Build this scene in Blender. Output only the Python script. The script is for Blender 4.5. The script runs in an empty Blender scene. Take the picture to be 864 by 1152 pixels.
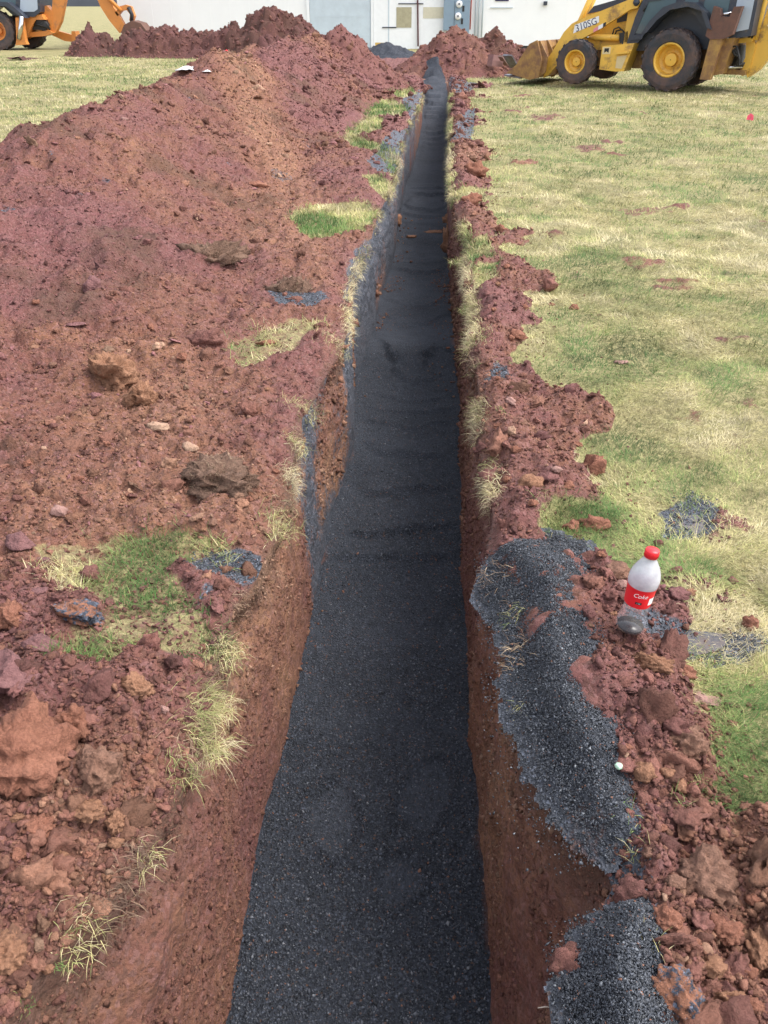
import bpy, bmesh, math, random
import numpy as np
from mathutils import Vector, Matrix
R = math.radians
rng = np.random.default_rng(7)
random.seed(5)
scene = bpy.context.scene
COL = scene.collection

# ------------------------------------------------------------------ camera
HC = 1.7; PITCH = R(30.8); YAW = math.atan(0.049); F = 965.0
FW = np.array([-math.sin(YAW)*math.cos(PITCH), math.cos(YAW)*math.cos(PITCH), -math.sin(PITCH)])
RT = np.array([math.cos(YAW), math.sin(YAW), 0.0])
UPV = np.cross(RT, FW)
def ray(px, py):
    d = FW*F + RT*(px-432) - UPV*(py-576)
    return d/np.linalg.norm(d)
def U(px, py, z=0.0):
    d = ray(px, py); t = (z-HC)/d[2]
    return np.array([d[0]*t, d[1]*t, z])
def UY(px, py, Y):
    d = ray(px, py); t = Y/d[1]
    return np.array([d[0]*t, Y, HC+d[2]*t])
def depth_of(p):
    return float(np.dot(np.array(p)-np.array([0, 0, HC]), FW))
cam_d = bpy.data.cameras.new('camera'); cam = bpy.data.objects.new('camera', cam_d); COL.objects.link(cam)
cam.location = (0, 0, HC); cam.rotation_euler = (math.pi/2-PITCH, 0, YAW)
cam_d.sensor_fit = 'VERTICAL'; cam_d.angle = 2*math.atan(576/F); cam_d.clip_end = 3000; cam_d.clip_start = 0.05
scene.camera = cam

# ------------------------------------------------------------------ numpy noise
def _h(ix, iy, iz, s):
    n = (ix*374761393 + iy*668265263 + iz*2147483647 + s*974634777) & 0xffffffff
    n = ((n ^ (n >> 13))*1274126177) & 0xffffffff
    n = ((n ^ (n >> 16))*2246822519) & 0xffffffff
    return ((n ^ (n >> 15)) & 0xffffff)/float(0xffffff)
def vnoise(x, y, s=0):
    x = np.asarray(x, float); y = np.asarray(y, float)
    ix = np.floor(x).astype(np.int64); iy = np.floor(y).astype(np.int64)
    fx = x-ix; fy = y-iy; fx = fx*fx*(3-2*fx); fy = fy*fy*(3-2*fy); z = 0
    a = _h(ix, iy, z, s); b = _h(ix+1, iy, z, s); c = _h(ix, iy+1, z, s); d = _h(ix+1, iy+1, z, s)
    return (a+(b-a)*fx)*(1-fy)+(c+(d-c)*fx)*fy
def fbm(x, y, f, o=4, s=0, g=.5):
    t = 0; a = 1; n = 0
    for k in range(o):
        t = t+a*(vnoise(x*f+17.3*k, y*f-9.1*k, s+k)-.5); n += a; a *= g; f *= 2.03
    return 2*t/n
def noise3(x, y, z, s=0):
    ix = np.floor(x).astype(np.int64); iy = np.floor(y).astype(np.int64); iz = np.floor(z).astype(np.int64)
    fx = x-ix; fy = y-iy; fz = z-iz
    fx = fx*fx*(3-2*fx); fy = fy*fy*(3-2*fy); fz = fz*fz*(3-2*fz)
    def L(k):
        a = _h(ix, iy, iz+k, s); b = _h(ix+1, iy, iz+k, s); c = _h(ix, iy+1, iz+k, s); d = _h(ix+1, iy+1, iz+k, s)
        return (a+(b-a)*fx)*(1-fy)+(c+(d-c)*fx)*fy
    return (L(0)*(1-fz)+L(1)*fz)*2-1
def lumps(x, y, cell, s=0, dens=1.0):
    """rounded clods packed in cells: 0 between them, up to 1 on top"""
    wx = x+fbm(x, y, 1.6/cell, 2, s+5)*cell*.35; wy = y+fbm(x, y, 1.6/cell, 2, s+9)*cell*.35
    gx = wx/cell; gy = wy/cell
    ix = np.floor(gx).astype(np.int64); iy = np.floor(gy).astype(np.int64)
    out = np.zeros(np.shape(gx))
    for dx in (-1, 0, 1):
        for dy in (-1, 0, 1):
            jx = ix+dx; jy = iy+dy
            px = jx+.15+.7*_h(jx, jy, 1, s); py = jy+.15+.7*_h(jx, jy, 2, s); r = .35+.4*_h(jx, jy, 3, s)
            on = (_h(jx, jy, 4, s) < dens)
            q = 1-((gx-px)**2+(gy-py)**2)/(r*r)
            out = np.maximum(out, np.where(on & (q > 0), np.sqrt(np.maximum(q, 0))*r*1.4, 0))
    return out
def sst(a, b, x):
    t = np.clip((x-a)/(b-a), 0, 1); return t*t*(3-2*t)
def pdist(poly, x, y):
    """signed distance, positive inside"""
    x = np.asarray(x, float); y = np.asarray(y, float)
    ins = np.zeros(x.shape, bool); dm = np.full(x.shape, 1e9); n = len(poly)
    for i in range(n):
        x0, y0 = poly[i][0], poly[i][1]; x1, y1 = poly[(i+1) % n][0], poly[(i+1) % n][1]
        c = ((y0 > y) != (y1 > y)) & (x < (x1-x0)*(y-y0)/((y1-y0) if y1 != y0 else 1e-9)+x0)
        ins ^= c
        ex, ey = x1-x0, y1-y0; t = np.clip(((x-x0)*ex+(y-y0)*ey)/(ex*ex+ey*ey+1e-12), 0, 1)
        dm = np.minimum(dm, np.hypot(x-x0-t*ex, y-y0-t*ey))
    return np.where(ins, dm, -dm)
def impoly(pts, z=0.03): return [U(a, b, z) for a, b in pts]

# ------------------------------------------------------------------ object helpers
def tag(o, label=None, cat=None, group=None, kind=None):
    if label: o['label'] = label
    if cat: o['category'] = cat
    if group: o['group'] = group
    if kind: o['kind'] = kind
    return o
def empty(name, loc=(0, 0, 0), rz=0, label=None, cat=None, group=None):
    o = bpy.data.objects.new(name, None); COL.objects.link(o); o.location = loc; o.rotation_euler = (0, 0, rz)
    o.empty_display_size = .1
    return tag(o, label, cat, group)
def link(name, me, mat=None, parent=None, smooth=False):
    o = bpy.data.objects.new(name, me); COL.objects.link(o)
    if mat: me.materials.append(mat)
    if parent: o.parent = parent
    if smooth and len(me.polygons): me.polygons.foreach_set('use_smooth', np.ones(len(me.polygons), bool))
    return o
def mesh_np(name, V, Fc, attr=None):
    me = bpy.data.meshes.new(name); V = np.asarray(V, np.float32); Fc = np.asarray(Fc, np.int32)
    n, k = Fc.shape
    me.vertices.add(len(V)); me.vertices.foreach_set('co', V.ravel())
    me.loops.add(n*k); me.loops.foreach_set('vertex_index', Fc.ravel())
    me.polygons.add(n); me.polygons.foreach_set('loop_start', np.arange(0, n*k, k, dtype=np.int32))
    try: me.polygons.foreach_set('loop_total', np.full(n, k, dtype=np.int32))
    except Exception: pass
    me.update(calc_edges=True)
    if attr is not None:
        a = me.attributes.new('m', 'FLOAT_COLOR', 'POINT'); a.data.foreach_set('color', np.asarray(attr, np.float32).ravel())
    return me
def grid_faces(nr, nc, keep=None):
    i = np.arange(nr-1)[:, None]*nc+np.arange(nc-1)[None, :]
    f = np.stack([i, i+1, i+nc+1, i+nc], -1).reshape(-1, 4)
    if keep is not None: f = f[keep.reshape(-1)]
    return f
def compact(V, Fc, A):
    used = np.zeros(len(V), bool); used[Fc.ravel()] = True
    idx = np.cumsum(used)-1
    return V[used], idx[Fc], (A[used] if A is not None else None)

# ------------------------------------------------------------------ materials
class M:
    def __init__(s, name):
        s.m = bpy.data.materials.new(name); s.m.use_nodes = True; s.t = s.m.node_tree; s.t.nodes.clear()
        s.out = s.t.nodes.new('ShaderNodeOutputMaterial'); s.b = s.t.nodes.new('ShaderNodeBsdfPrincipled')
        s.t.links.new(s.b.outputs[0], s.out.inputs[0])
    def n(s, ty, **kw):
        x = s.t.nodes.new(ty)
        for k, v in kw.items():
            if k.startswith('i_'):
                key = k[2:]; key = int(key) if key.isdigit() else key.replace('_', ' ')
                s.set(x.inputs[key], v)
            else: setattr(x, k, v)
        return x
    def set(s, inp, v):
        if isinstance(v, bpy.types.NodeSocket): s.t.links.new(v, inp)
        elif isinstance(v, (tuple, list)) and len(v) == 3 and inp.type == 'RGBA': inp.default_value = (*v, 1)
        else: inp.default_value = v
    def P(s, **kw):
        for k, v in kw.items(): s.set(s.b.inputs[k.replace('_', ' ')], v)
    def noise(s, sc, d=4, r=.55, vec=None, dist=0):
        x = s.n('ShaderNodeTexNoise'); x.inputs['Scale'].default_value = sc; x.inputs['Detail'].default_value = d
        x.inputs['Roughness'].default_value = r; x.inputs['Distortion'].default_value = dist
        s.t.links.new(vec if vec is not None else s.co(), x.inputs['Vector']); return x.outputs['Fac']
    def vor(s, sc, out='Distance', vec=None, rand=1, feature='F1'):
        x = s.n('ShaderNodeTexVoronoi'); x.feature = feature; x.inputs['Scale'].default_value = sc; x.inputs['Randomness'].default_value = rand
        s.t.links.new(vec if vec is not None else s.co(), x.inputs['Vector']); return x.outputs[out]
    def co(s):
        if not hasattr(s, '_co'): s._co = s.n('ShaderNodeTexCoord').outputs['Object']
        return s._co
    def geo(s):
        if not hasattr(s, '_g'): s._g = s.n('ShaderNodeNewGeometry')
        return s._g
    def ramp(s, f, stops, interp='LINEAR'):
        x = s.n('ShaderNodeValToRGB'); e = x.color_ramp.elements; x.color_ramp.interpolation = interp
        for i, (p, c) in enumerate(stops):
            el = e[i] if i < 2 else e.new(p)
            el.position = p; c = c if isinstance(c, (tuple, list)) else (c, c, c); el.color = (*c[:3], 1)
        s.t.links.new(f, x.inputs[0]); return x.outputs[0]
    def mix(s, f, a, b, mode='MIX'):
        x = s.n('ShaderNodeMix', data_type='RGBA', blend_type=mode); s.set(x.inputs[0], f); s.set(x.inputs[6], a); s.set(x.inputs[7], b)
        return x.outputs[2]
    def math(s, op, a, b=0.0, c=0.0, clamp=False):
        x = s.n('ShaderNodeMath', operation=op, use_clamp=clamp); s.set(x.inputs[0], a); s.set(x.inputs[1], b); s.set(x.inputs[2], c)
        return x.outputs[0]
    def attr(s, name='m'):
        x = s.n('ShaderNodeAttribute', attribute_name=name); sp = s.n('ShaderNodeSeparateColor'); s.t.links.new(x.outputs['Color'], sp.inputs[0])
        return sp.outputs[0], sp.outputs[1], sp.outputs[2], x.outputs['Alpha']
    def bump(s, h, dist=.01, st=1.0, prev=None):
        x = s.n('ShaderNodeBump'); x.inputs['Distance'].default_value = dist; x.inputs['Strength'].default_value = st
        s.t.links.new(h, x.inputs['Height'])
        if prev is not None: s.t.links.new(prev, x.inputs['Normal'])
        return x.outputs[0]

PURP = (.176, .073, .072); BRN = (.08, .043, .031); PINK = (.29, .155, .145)
def soil_color(m, tone):
    """tone 0 purple shale, .5 red brown, 1 orange clay"""
    t = m.math('ADD', tone, m.math('MULTIPLY', m.math('SUBTRACT', m.noise(9, 5, .6), .5), .9))
    c = m.ramp(t, [(0, PURP), (.35, (.172, .071, .062)), (.6, (.19, .084, .057)), (.85, (.25, .122, .073)), (1, (.31, .165, .095))])
    cell = m.vor(75, 'Color')
    g = m.n('ShaderNodeSeparateColor'); m.t.links.new(cell, g.inputs[0])
    c = m.mix(m.math('MULTIPLY', m.ramp(g.outputs[0], [(.55, 0.0), (1, 1.0)]), .45), c, PINK)
    c = m.mix(m.math('MULTIPLY', m.ramp(g.outputs[1], [(.6, 0.0), (1, 1.0)]), .55), c, BRN)
    c = m.mix(m.math('MULTIPLY', m.ramp(m.noise(28, 4, .7), [(.5, 0.0), (.72, 1.0)]), .5), c, BRN)
    v = m.math('MULTIPLY_ADD', m.noise(230, 3, .7), .7, .65)
    return m.mix(1.0, c, v, 'MULTIPLY')
def soil_bump(m, k=1.0):
    h = m.math('ADD', m.noise(45, 6, .65), m.math('MULTIPLY', m.math('SUBTRACT', 1, m.vor(90)), .35))
    b = m.bump(h, .02*k, .8); return m.bump(m.noise(260, 4, .7), .005*k, .8, b)
def gravel_color(m, base=(.029, .033, .042)):
    cell = m.vor(150, 'Color'); g = m.n('ShaderNodeSeparateColor'); m.t.links.new(cell, g.inputs[0])
    c = m.ramp(g.outputs[0], [(0, tuple(x*.35 for x in base)), (.45, base), (.9, tuple(x*1.5 for x in base)), (1, tuple(x*3.3 for x in base))])
    c = m.mix(m.math('MULTIPLY', m.ramp(m.noise(5, 5, .6), [(.4, 0.0), (.7, 1.0)]), .35), c, tuple(x*1.7 for x in base))
    return m.mix(m.ramp(g.outputs[1], [(.965, 0.0), (.985, .6)]), c, (.16, .085, .05))

# ground: lawn / soil / gravel film / topsoil
m = M('ground_surface'); soilw, gravw, tone, org = m.attr()
gx = m.noise(1.1, 4, .6); gy = m.noise(3.6, 5, .65)
lawn = m.ramp(m.math('ADD', m.math('MULTIPLY', gx, .55), m.math('MULTIPLY', gy, .55)),
              [(.36, (.12, .16, .06)), (.46, (.25, .25, .11)), (.56, (.40, .36, .18)), (.70, (.46, .39, .22))])
lawn = m.mix(m.math('MULTIPLY', m.ramp(m.noise(38, 4, .7), [(.44, 1.0), (.6, 0.0)]), .55), lawn, (.085, .075, .035))
lawn = m.mix(m.math('MULTIPLY', m.ramp(m.noise(150, 3, .7), [(.45, 0.0), (.66, 1.0)]), .5), lawn, (.42, .38, .2))
lawn = m.mix(1.0, lawn, (.86, .84, .78), 'MULTIPLY')
lawn = m.mix(m.ramp(m.noise(2.3, 6, .72, dist=.6), [(.60, 0.0), (.68, .75)]), lawn, (.14, .10, .065))
sc = soil_color(m, tone)
sc = m.mix(m.math('MULTIPLY', org, .8), sc, m.mix(m.noise(70, 4, .7), (.05, .03, .02), (.13, .08, .055)))
def sharpen(w, amp=.55, lo=.42, hi=.58, sc1=22):
    return m.ramp(m.math('ADD', w, m.math('MULTIPLY', m.math('SUBTRACT', m.noise(sc1, 5, .7), .5), amp)), [(lo, 0.0), (hi, 1.0)])
sw = sharpen(soilw); gw = sharpen(gravw, 1.0, .4, .6, 30)
col = m.mix(sw, lawn, sc); grc = gravel_color(m, (.066, .072, .088))
col = m.mix(gw, col, grc)
m.P(Base_Color=col, Roughness=m.math('MULTIPLY_ADD', gw, -.3, .92), Normal=soil_bump(m, .9)); m.b.inputs['Specular IOR Level'].default_value = .3
MAT_GROUND = m.m

def soil_mat(name, dark=1.0):
    m = M(name); s, g, tone, org = m.attr()
    c = soil_color(m, tone)
    c = m.mix(m.math('MULTIPLY', org, .75), c, (.09, .055, .035))
    gw = m.ramp(m.math('ADD', g, m.math('MULTIPLY', m.math('SUBTRACT', m.noise(30, 5, .7), .5), 1.0)), [(.4, 0.0), (.6, 1.0)])
    c = m.mix(gw, c, gravel_color(m, (.066, .072, .088)))
    c = m.mix(1.0, c, (dark,)*3, 'MULTIPLY')
    m.P(Base_Color=c, Roughness=.93, Normal=soil_bump(m)); m.b.inputs['Specular IOR Level'].default_value = .25
    return m.m
MAT_HEAP = soil_mat('heap_soil'); MAT_DARKHEAP = soil_mat('damp_heap_soil', .62)
m = M('clod_soil'); s_, g_, t_, o_ = m.attr()
c = m.ramp(t_, [(0, (.195, .088, .086)), (.35, (.178, .077, .066)), (.55, (.215, .097, .070)), (.8, (.265, .135, .086)), (1, (.36, .22, .15))])
c = m.mix(1.0, c, m.math('MULTIPLY_ADD', s_, .75, .55), 'MULTIPLY')
c = m.mix(m.math('MULTIPLY', m.ramp(m.noise(60, 5, .7), [(.45, 0.0), (.7, 1.0)]), .5), c, BRN)
m.P(Base_Color=c, Roughness=.92, Normal=soil_bump(m, .8)); m.b.inputs['Specular IOR Level'].default_value = .25
MAT_CLOD = m.m
def rock_mat(name, c1, c2, grav=0.0, bumpk=1.0, rough=.9):
    m = M(name); c = m.mix(m.ramp(m.noise(14, 5, .65), [(.35, 0.0), (.65, 1.0)]), c1, c2)
    c = m.mix(m.math('MULTIPLY', m.ramp(m.noise(70, 5, .75), [(.48, 0.0), (.68, 1.0)]), .6), c, tuple(x*.45 for x in c1))
    c = m.mix(m.math('MULTIPLY', m.ramp(m.noise(200, 3, .7), [(.5, 0.0), (.7, 1.0)]), .35), c, tuple(min(1, x*1.6) for x in c2))
    if grav: c = m.mix(m.ramp(m.noise(24, 5, .8), [(.62-grav*.14, 0.0), (.68-grav*.14, 1.0)]), c, gravel_color(m, (.07, .08, .105)))
    m.P(Base_Color=c, Roughness=rough, Normal=soil_bump(m, bumpk)); m.b.inputs['Specular IOR Level'].default_value = .25
    return m.m
RM = {'red': rock_mat('red_clay', (.23, .095, .062), (.30, .135, .088)), 'orange': rock_mat('orange_clay', (.26, .128, .076), (.32, .165, .10)),
      'purple': rock_mat('purple_shale', (.16, .075, .074), (.215, .105, .10), bumpk=.8), 'brown': rock_mat('brown_clay', (.20, .105, .075), (.26, .14, .095)),
      'pale': rock_mat('pale_stone', (.33, .20, .14), (.40, .26, .18), bumpk=.5), 'pinkish': rock_mat('pinkish_stone', (.28, .155, .13), (.34, .20, .17), bumpk=.5),
      'gravelly': rock_mat('gravelly_clay', (.27, .12, .075), (.33, .15, .09), grav=1.0), 'sod': rock_mat('root_matted_sod', (.17, .10, .072), (.25, .15, .105), bumpk=1.5),
      'darkred': rock_mat('dark_red_stone', (.155, .066, .056), (.205, .095, .075), bumpk=.9)}
m = M('black_gravel'); gs, gg, gt, ga = m.attr()
c = gravel_color(m); c = m.mix(m.math('MULTIPLY', gs, .85), c, m.mix(.6, c, (.085, .094, .115)))
c = m.mix(gg, c, (.16, .07, .045))
h = m.math('ADD', m.vor(150), m.math('MULTIPLY', m.noise(60, 5, .7), 1.2))
m.P(Base_Color=c, Roughness=.85, Normal=m.bump(m.noise(320, 3, .7), .004, .7, m.bump(h, .007, .9))); m.b.inputs['Specular IOR Level'].default_value = .2
MAT_GRAVEL = m.m
m = M('spilt_gravel'); gs, gg, gt, ga = m.attr(); c = gravel_color(m, (.044, .049, .062)); c = m.mix(m.math('MULTIPLY', gg, m.ramp(m.noise(30, 4, .7), [(.45, 0.0), (.6, 1.0)])), c, (.2, .1, .07))
h = m.math('ADD', m.vor(150), m.math('MULTIPLY', m.noise(60, 5, .7), 1.2))
m.P(Base_Color=c, Roughness=.6, Normal=m.bump(m.noise(320, 3, .7), .004, .7, m.bump(h, .007, .9))); MAT_SPILL = m.m
m = M('gravel_grains'); gs, gg, gt, ga = m.attr()
c = m.ramp(gs, [(0, (.012, .014, .018)), (.6, (.038, .043, .054)), (.93, (.085, .093, .112)), (1, (.19, .20, .215))])
c = m.mix(gg, c, (.2, .09, .055))
m.P(Base_Color=c, Roughness=.55); MAT_GRAIN = m.m
m = M('grass_blades'); gs, gg, gt, ga = m.attr()
c = m.ramp(gs, [(0, (.085, .16, .045)), (.25, (.18, .25, .08)), (.45, (.32, .34, .125)), (.7, (.50, .44, .21)), (1, (.60, .52, .33))])
c = m.mix(1.0, c, m.math('MULTIPLY_ADD', gg, .95, .42), 'MULTIPLY')
m.P(Base_Color=c, Roughness=.7); m.b.inputs['Specular IOR Level'].default_value = .25
tr = m.n('ShaderNodeBsdfTranslucent'); m.set(tr.inputs[0], c); ms = m.n('ShaderNodeMixShader'); ms.inputs[0].default_value = .25
m.t.links.new(m.b.outputs[0], ms.inputs[1]); m.t.links.new(tr.outputs[0], ms.inputs[2]); m.t.links.new(ms.outputs[0], m.out.inputs[0])
MAT_GRASS = m.m
m = M('root_fibres'); gs, gg, gt, ga = m.attr(); m.P(Base_Color=m.ramp(gg, [(0, (.10, .06, .04)), (.6, (.22, .14, .09)), (1, (.38, .28, .18))]), Roughness=.85); MAT_ROOT = m.m
def simple(name, c, rough=.6, metal=0.0, spec=.5, var=.25, sc=6.0, dirt=None, dirt_amt=.5, **kw):
    m = M(name); cc = m.mix(m.math('MULTIPLY', m.ramp(m.noise(sc, 5, .65), [(.4, 0.0), (.7, 1.0)]), var), c, tuple(x*.5 for x in c))
    if dirt: cc = m.mix(m.ramp(m.noise(sc*.8, 6, .75), [(.62-dirt_amt*.25, 0.0), (.72-dirt_amt*.1, .9)]), cc, dirt)
    m.P(Base_Color=cc, Roughness=rough, Metallic=metal); m.b.inputs['Specular IOR Level'].default_value = spec
    for k, v in kw.items(): m.set(m.b.inputs[k.replace('_', ' ')], v)
    return m.m

# ------------------------------------------------------------------ trench outline (world x of rims / floor edges as functions of y)
def table(pts, z):
    a = np.array([U(px, py, z)[:2] for px, py in pts]); a = a[np.argsort(a[:, 1])]; return a[:, 1], a[:, 0]
RL = table([(5,1150),(40,1105),(80,1058),(133,1006),(172,937),(214,861),(236,790),(252,730),(262,690),(288,655),(312,600),(326,550),(331,510),(340,470),(358,440),
            (378,405),(390,380),(393,350),(392,324),(404,295),(420,262),(424,244),(432,230),(444,201),(449,176),(455,150),(466,130),(474,113),(476,99),(474,88)], 0)
RRt = table([(634,1150),(640,1095),(660,1048),(688,1000),(682,966),(648,935),(626,894),(602,848),(586,807),(577,766),(578,694),(541,652),(548,615),(552,590),(554,565),(539,509),(535,472),
             (538,428),(528,394),(534,361),(526,324),(524,300),(529,276),(512,240),(508,210),(507,196),(507,159),(507,142),(508,110),(507,99),(503,88)], 0)
ZF = -0.80
FL = table([(250,1152),(270,1050),(290,930),(312,850),(330,780),(346,700),(366,600),(378,520),(390,450),(403,400),(414,350),(426,300),(441,250),(451,225),(458,196)], ZF)
FR = table([(556,1152),(550,1020),(540,900),(530,780),(522,640),(521,600),(520,450),(514,400),(510,360),(508,300),(507,250),(506,200)], ZF)
def xrl(y): return np.interp(y, *RL)+.012*fbm(y, y*0, 9, 3, 3)*sst(60, 2, y)
def xrr(y): return np.interp(y, *RRt)+.012*fbm(y, y*0+5, 9, 3, 4)*sst(60, 2, y)
def xfl(y): return np.minimum(np.maximum(np.interp(y, *FL)+.018, xrl(y)+.015), (xrl(y)+xrr(y))/2-.05)
def xfr(y): return np.maximum(np.minimum(np.interp(y, *FR)-.018, xrr(y)-.012), (xrl(y)+xrr(y))/2+.05)
def tdepth(y): return (1-sst(16.5, 24.2, y))*sst(-5.5, -3, y)

# soil edge on the right of the trench
SB = table([(870,1050),(863,1032),(826,999),(814,944),(800,900),(772,870),(803,840),(818,790),(783,735),(775,698),(785,655),(725,622),(640,612),(618,592),(662,580),(697,557),
            (687,521),(651,485),(623,465),(609,421),(580,405),(575,388),(598,372),(600,352),(612,342),(585,318),(596,295),(566,275),(560,255),(556,242),(552,225),(554,198),(536,182),(538,172),(556,163),(530,150),(525,130),(530,115),(528,98)], .115)
def xsb(y): return np.interp(y, *SB)-.04*sst(2.6, 3.6, y)*sst(14, 9, y)
# grass islands and gravel films (seen on near-level ground)
GP = [impoly(p) for p in (
    [(30,620),(110,606),(200,604),(262,612),(262,640),(205,650),(235,690),(258,720),(245,745),(160,742),(120,770),(60,765),(75,720),(110,700),(60,660)],
    [(326,244),(352,232),(412,228),(424,240),(408,262),(366,272),(336,266)],
    [(385,140),(408,128),(432,134),(428,150),(392,156)], [(400,118),(440,112),(462,122),(452,134),(410,130)],
    [(252,392),(330,362),(372,366),(330,400),(262,424)], [(432,100),(458,96),(470,106),(450,112)],
    [(300,578),(330,572),(325,600),(296,606)], [(605,575),(655,560),(720,560),(700,585),(640,605),(606,602)],
    [(505,215),(545,212),(552,226),(520,232)], [(520,275),(548,262),(556,285),(530,300)], [(530,300),(560,296),(562,318),(532,330)],
    [(375,150),(395,152),(420,160),(448,170),(452,190),(440,196),(430,176),(395,168)], [(404,200),(425,196),(440,205),(436,222),(420,215)])]
GRV = [impoly(p) for p in (
    [(214,640),(240,625),(292,622),(298,640),(272,656),(222,654)], [(690,722),(720,694),(800,700),(862,706),(864,724),(800,738),(740,730)],
    [(752,600),(748,572),(780,545),(812,560),(800,592)], [(388,330),(392,296),(408,272),(428,255),(424,300),(396,345)], [(412,186),(434,156),(462,140),(470,160),(454,190),(424,196)],
    [(505,160),(520,126),(536,120),(530,160)], [(300,335),(330,325),(372,345),(352,356),(310,348)], [(545,430),(560,404),(572,415),(562,440)], [(640,900),(700,880),(716,960),(744,1050),(650,1060),(690,990)],
    [(480,110),(500,88),(540,92),(520,108)], [(262,648),(232,668),(214,700),(236,680)], [(450,110),(476,100),(480,125),(462,134)])]
TONE = [(impoly(p, z), v) for p, z, v in (
    ([(60,380),(220,360),(250,470),(330,520),(330,600),(0,610),(0,520),(120,500)], .15, .75), ([(210,60),(270,62),(340,130),(380,170),(360,230),(290,160)], .6, .85),
    ([(0,880),(150,860),(200,980),(120,1152),(0,1152)], .05, .8), ([(700,1000),(864,1000),(864,1152),(720,1152)], .05, .72), ([(240,220),(380,190),(400,250),(290,260)], .2, .7))]
DP = [impoly(p, .0) for p in ([(686,300),(700,292),(745,294),(760,302),(720,308)], [(720,322),(740,314),(790,316),(782,328),(735,330)], [(640,165),(670,160),(690,168),(655,172)], [(780,590),(800,572),(850,580),(864,610),(800,612)],
    [(820,455),(850,448),(864,470),(840,478)], [(610,262),(640,258),(650,266),(620,270)], [(690,236),(740,232),(760,240),(710,246)], [(800,380),(840,376),(850,386),(810,392)], [(740,470),(790,464),(800,480),(760,488)], [(590,130),(630,128),(640,134),(600,137)], [(745,655),(800,650),(812,672),(770,684)])]
def inm(polys, x, y, e=.05):
    o = np.zeros(np.shape(x)); n = fbm(x, y, 11, 4, 77)*.09
    for p in polys:
        p = np.array(p)
        sc = .5+.5*min(1.0, (p[:, 1].mean()/3))
        o = np.maximum(o, sst(-e*sc, e*sc, pdist(p, x, y)+n*.5*sc))
    return o
def masks(x, y):
    gp = inm(GP, x, y)
    left = x < (xrl(y)+xrr(y))/2
    edge = .07*fbm(x, y, 5, 4, 31)
    # left: soil everywhere near the heap, lawn beyond it
    lt = np.interp(y, HY, HLX)+.15*fbm(x, y, 2, 3, 8)
    sl = sst(-.08, .08, x-lt)*sst(38, 30, y)
    sl = np.where(y < 2.6, 1, sl)
    sr = sst(-.035, .035, xsb(y)-x+edge*np.clip(y*.35, .8, 1.6)+.05*fbm(x, y, 16, 3, 32))*sst(34, 28, y)
    # scraps of soil thrown on the lawn
    sr = np.maximum(sr, sst(.50, .62, fbm(x, y, 1.6, 4, 41)+.55*np.exp(-np.maximum(x-xsb(y), 0)/.35)-.04*np.maximum(x-1.5, 0)))
    sr = np.maximum(sr, .56*inm(DP, x, y, .09)*(.6+.8*vnoise(x*14, y*14, 43)))
    s = np.where(left, sl, sr)*(1-gp*np.where(left & (y < 6), .53, 1))
    g = inm(GRV, x, y)
    tone = .34+.42*fbm(x, y, .8, 3, 55)+.28*fbm(x, y, 3.5, 3, 57)
    for p, v in TONE:
        w = sst(-.3, .3, pdist(p, x, y)+.2*fbm(x, y, 2, 3, 56)); tone = tone*(1-w)+v*w
    tone = tone+np.where(left, 0, .12)
    return s, g, tone

# heap tables
HY = np.array([2.35, 2.9, 3.6, 4.6, 6.2, 9, 12, 15, 18, 21.5, 24])
HH = np.array([-.03, .12, .31, .48, .58, .78, .80, .92, .94, 1.0, .5])
HCX = np.array([-1.9, -2.2, -2.55, -2.85, -3.0, -3.15, -3.15, -3.25, -3.1, -2.6, -2.3])
HTX = np.array([-1.5, -1.25, -.98, -.88, -1.12, -1.25, -1.22, -1.12, -1.0, -.85, -.8])
HLX = np.array([-2.6, -3.3, -3.95, -4.3, -4.5, -4.8, -4.9, -5.0, -4.9, -4.4, -3.8])
def ground0(x, y): return .035*fbm(x, y, .35, 2, 1)*sst(.5, 3, np.abs(x))+.012*fbm(x, y, 2.1, 3, 2)
def topg(x, y, full=True):
    s, g, t = masks(x, y)
    left = x < (xrl(y)+xrr(y))/2
    dl = xrl(y)-x; dr = x-xrr(y)
    z = ground0(x, y)
    bh = .075*sst(0, .12, dr)*sst(-.05, .28, xsb(y)-x)*(1+.6*fbm(x, y, 3, 3, 12))
    bl = (.035+.05*sst(2.6, 1.6, y))*sst(0, .18, dl)*(1+.7*fbm(x, y, 2.5, 3, 13))
    z = z+np.where(left, bl*(s+.3), bh*np.clip(s+.2, 0, 1))
    near = sst(14, 5, y)
    big = lumps(x, y, .19, 21, .75)*.040+lumps(x, y, .08, 22, .85)*.026+lumps(x, y, .038, 23)*.015*near+fbm(x, y, 34, 3, 24)*.008
    ed = sst(-.01, .06, np.where(left, dl, dr))
    z = z+s*big*(.25+.75*ed)*(1-.7*g)*(1 if full else .12)
    z = z+(1-s)*(fbm(x, y, 22, 3, 25)*.006+.01*lumps(x, y, .14, 26, .6))*sst(30, 10, y)
    return z
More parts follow.
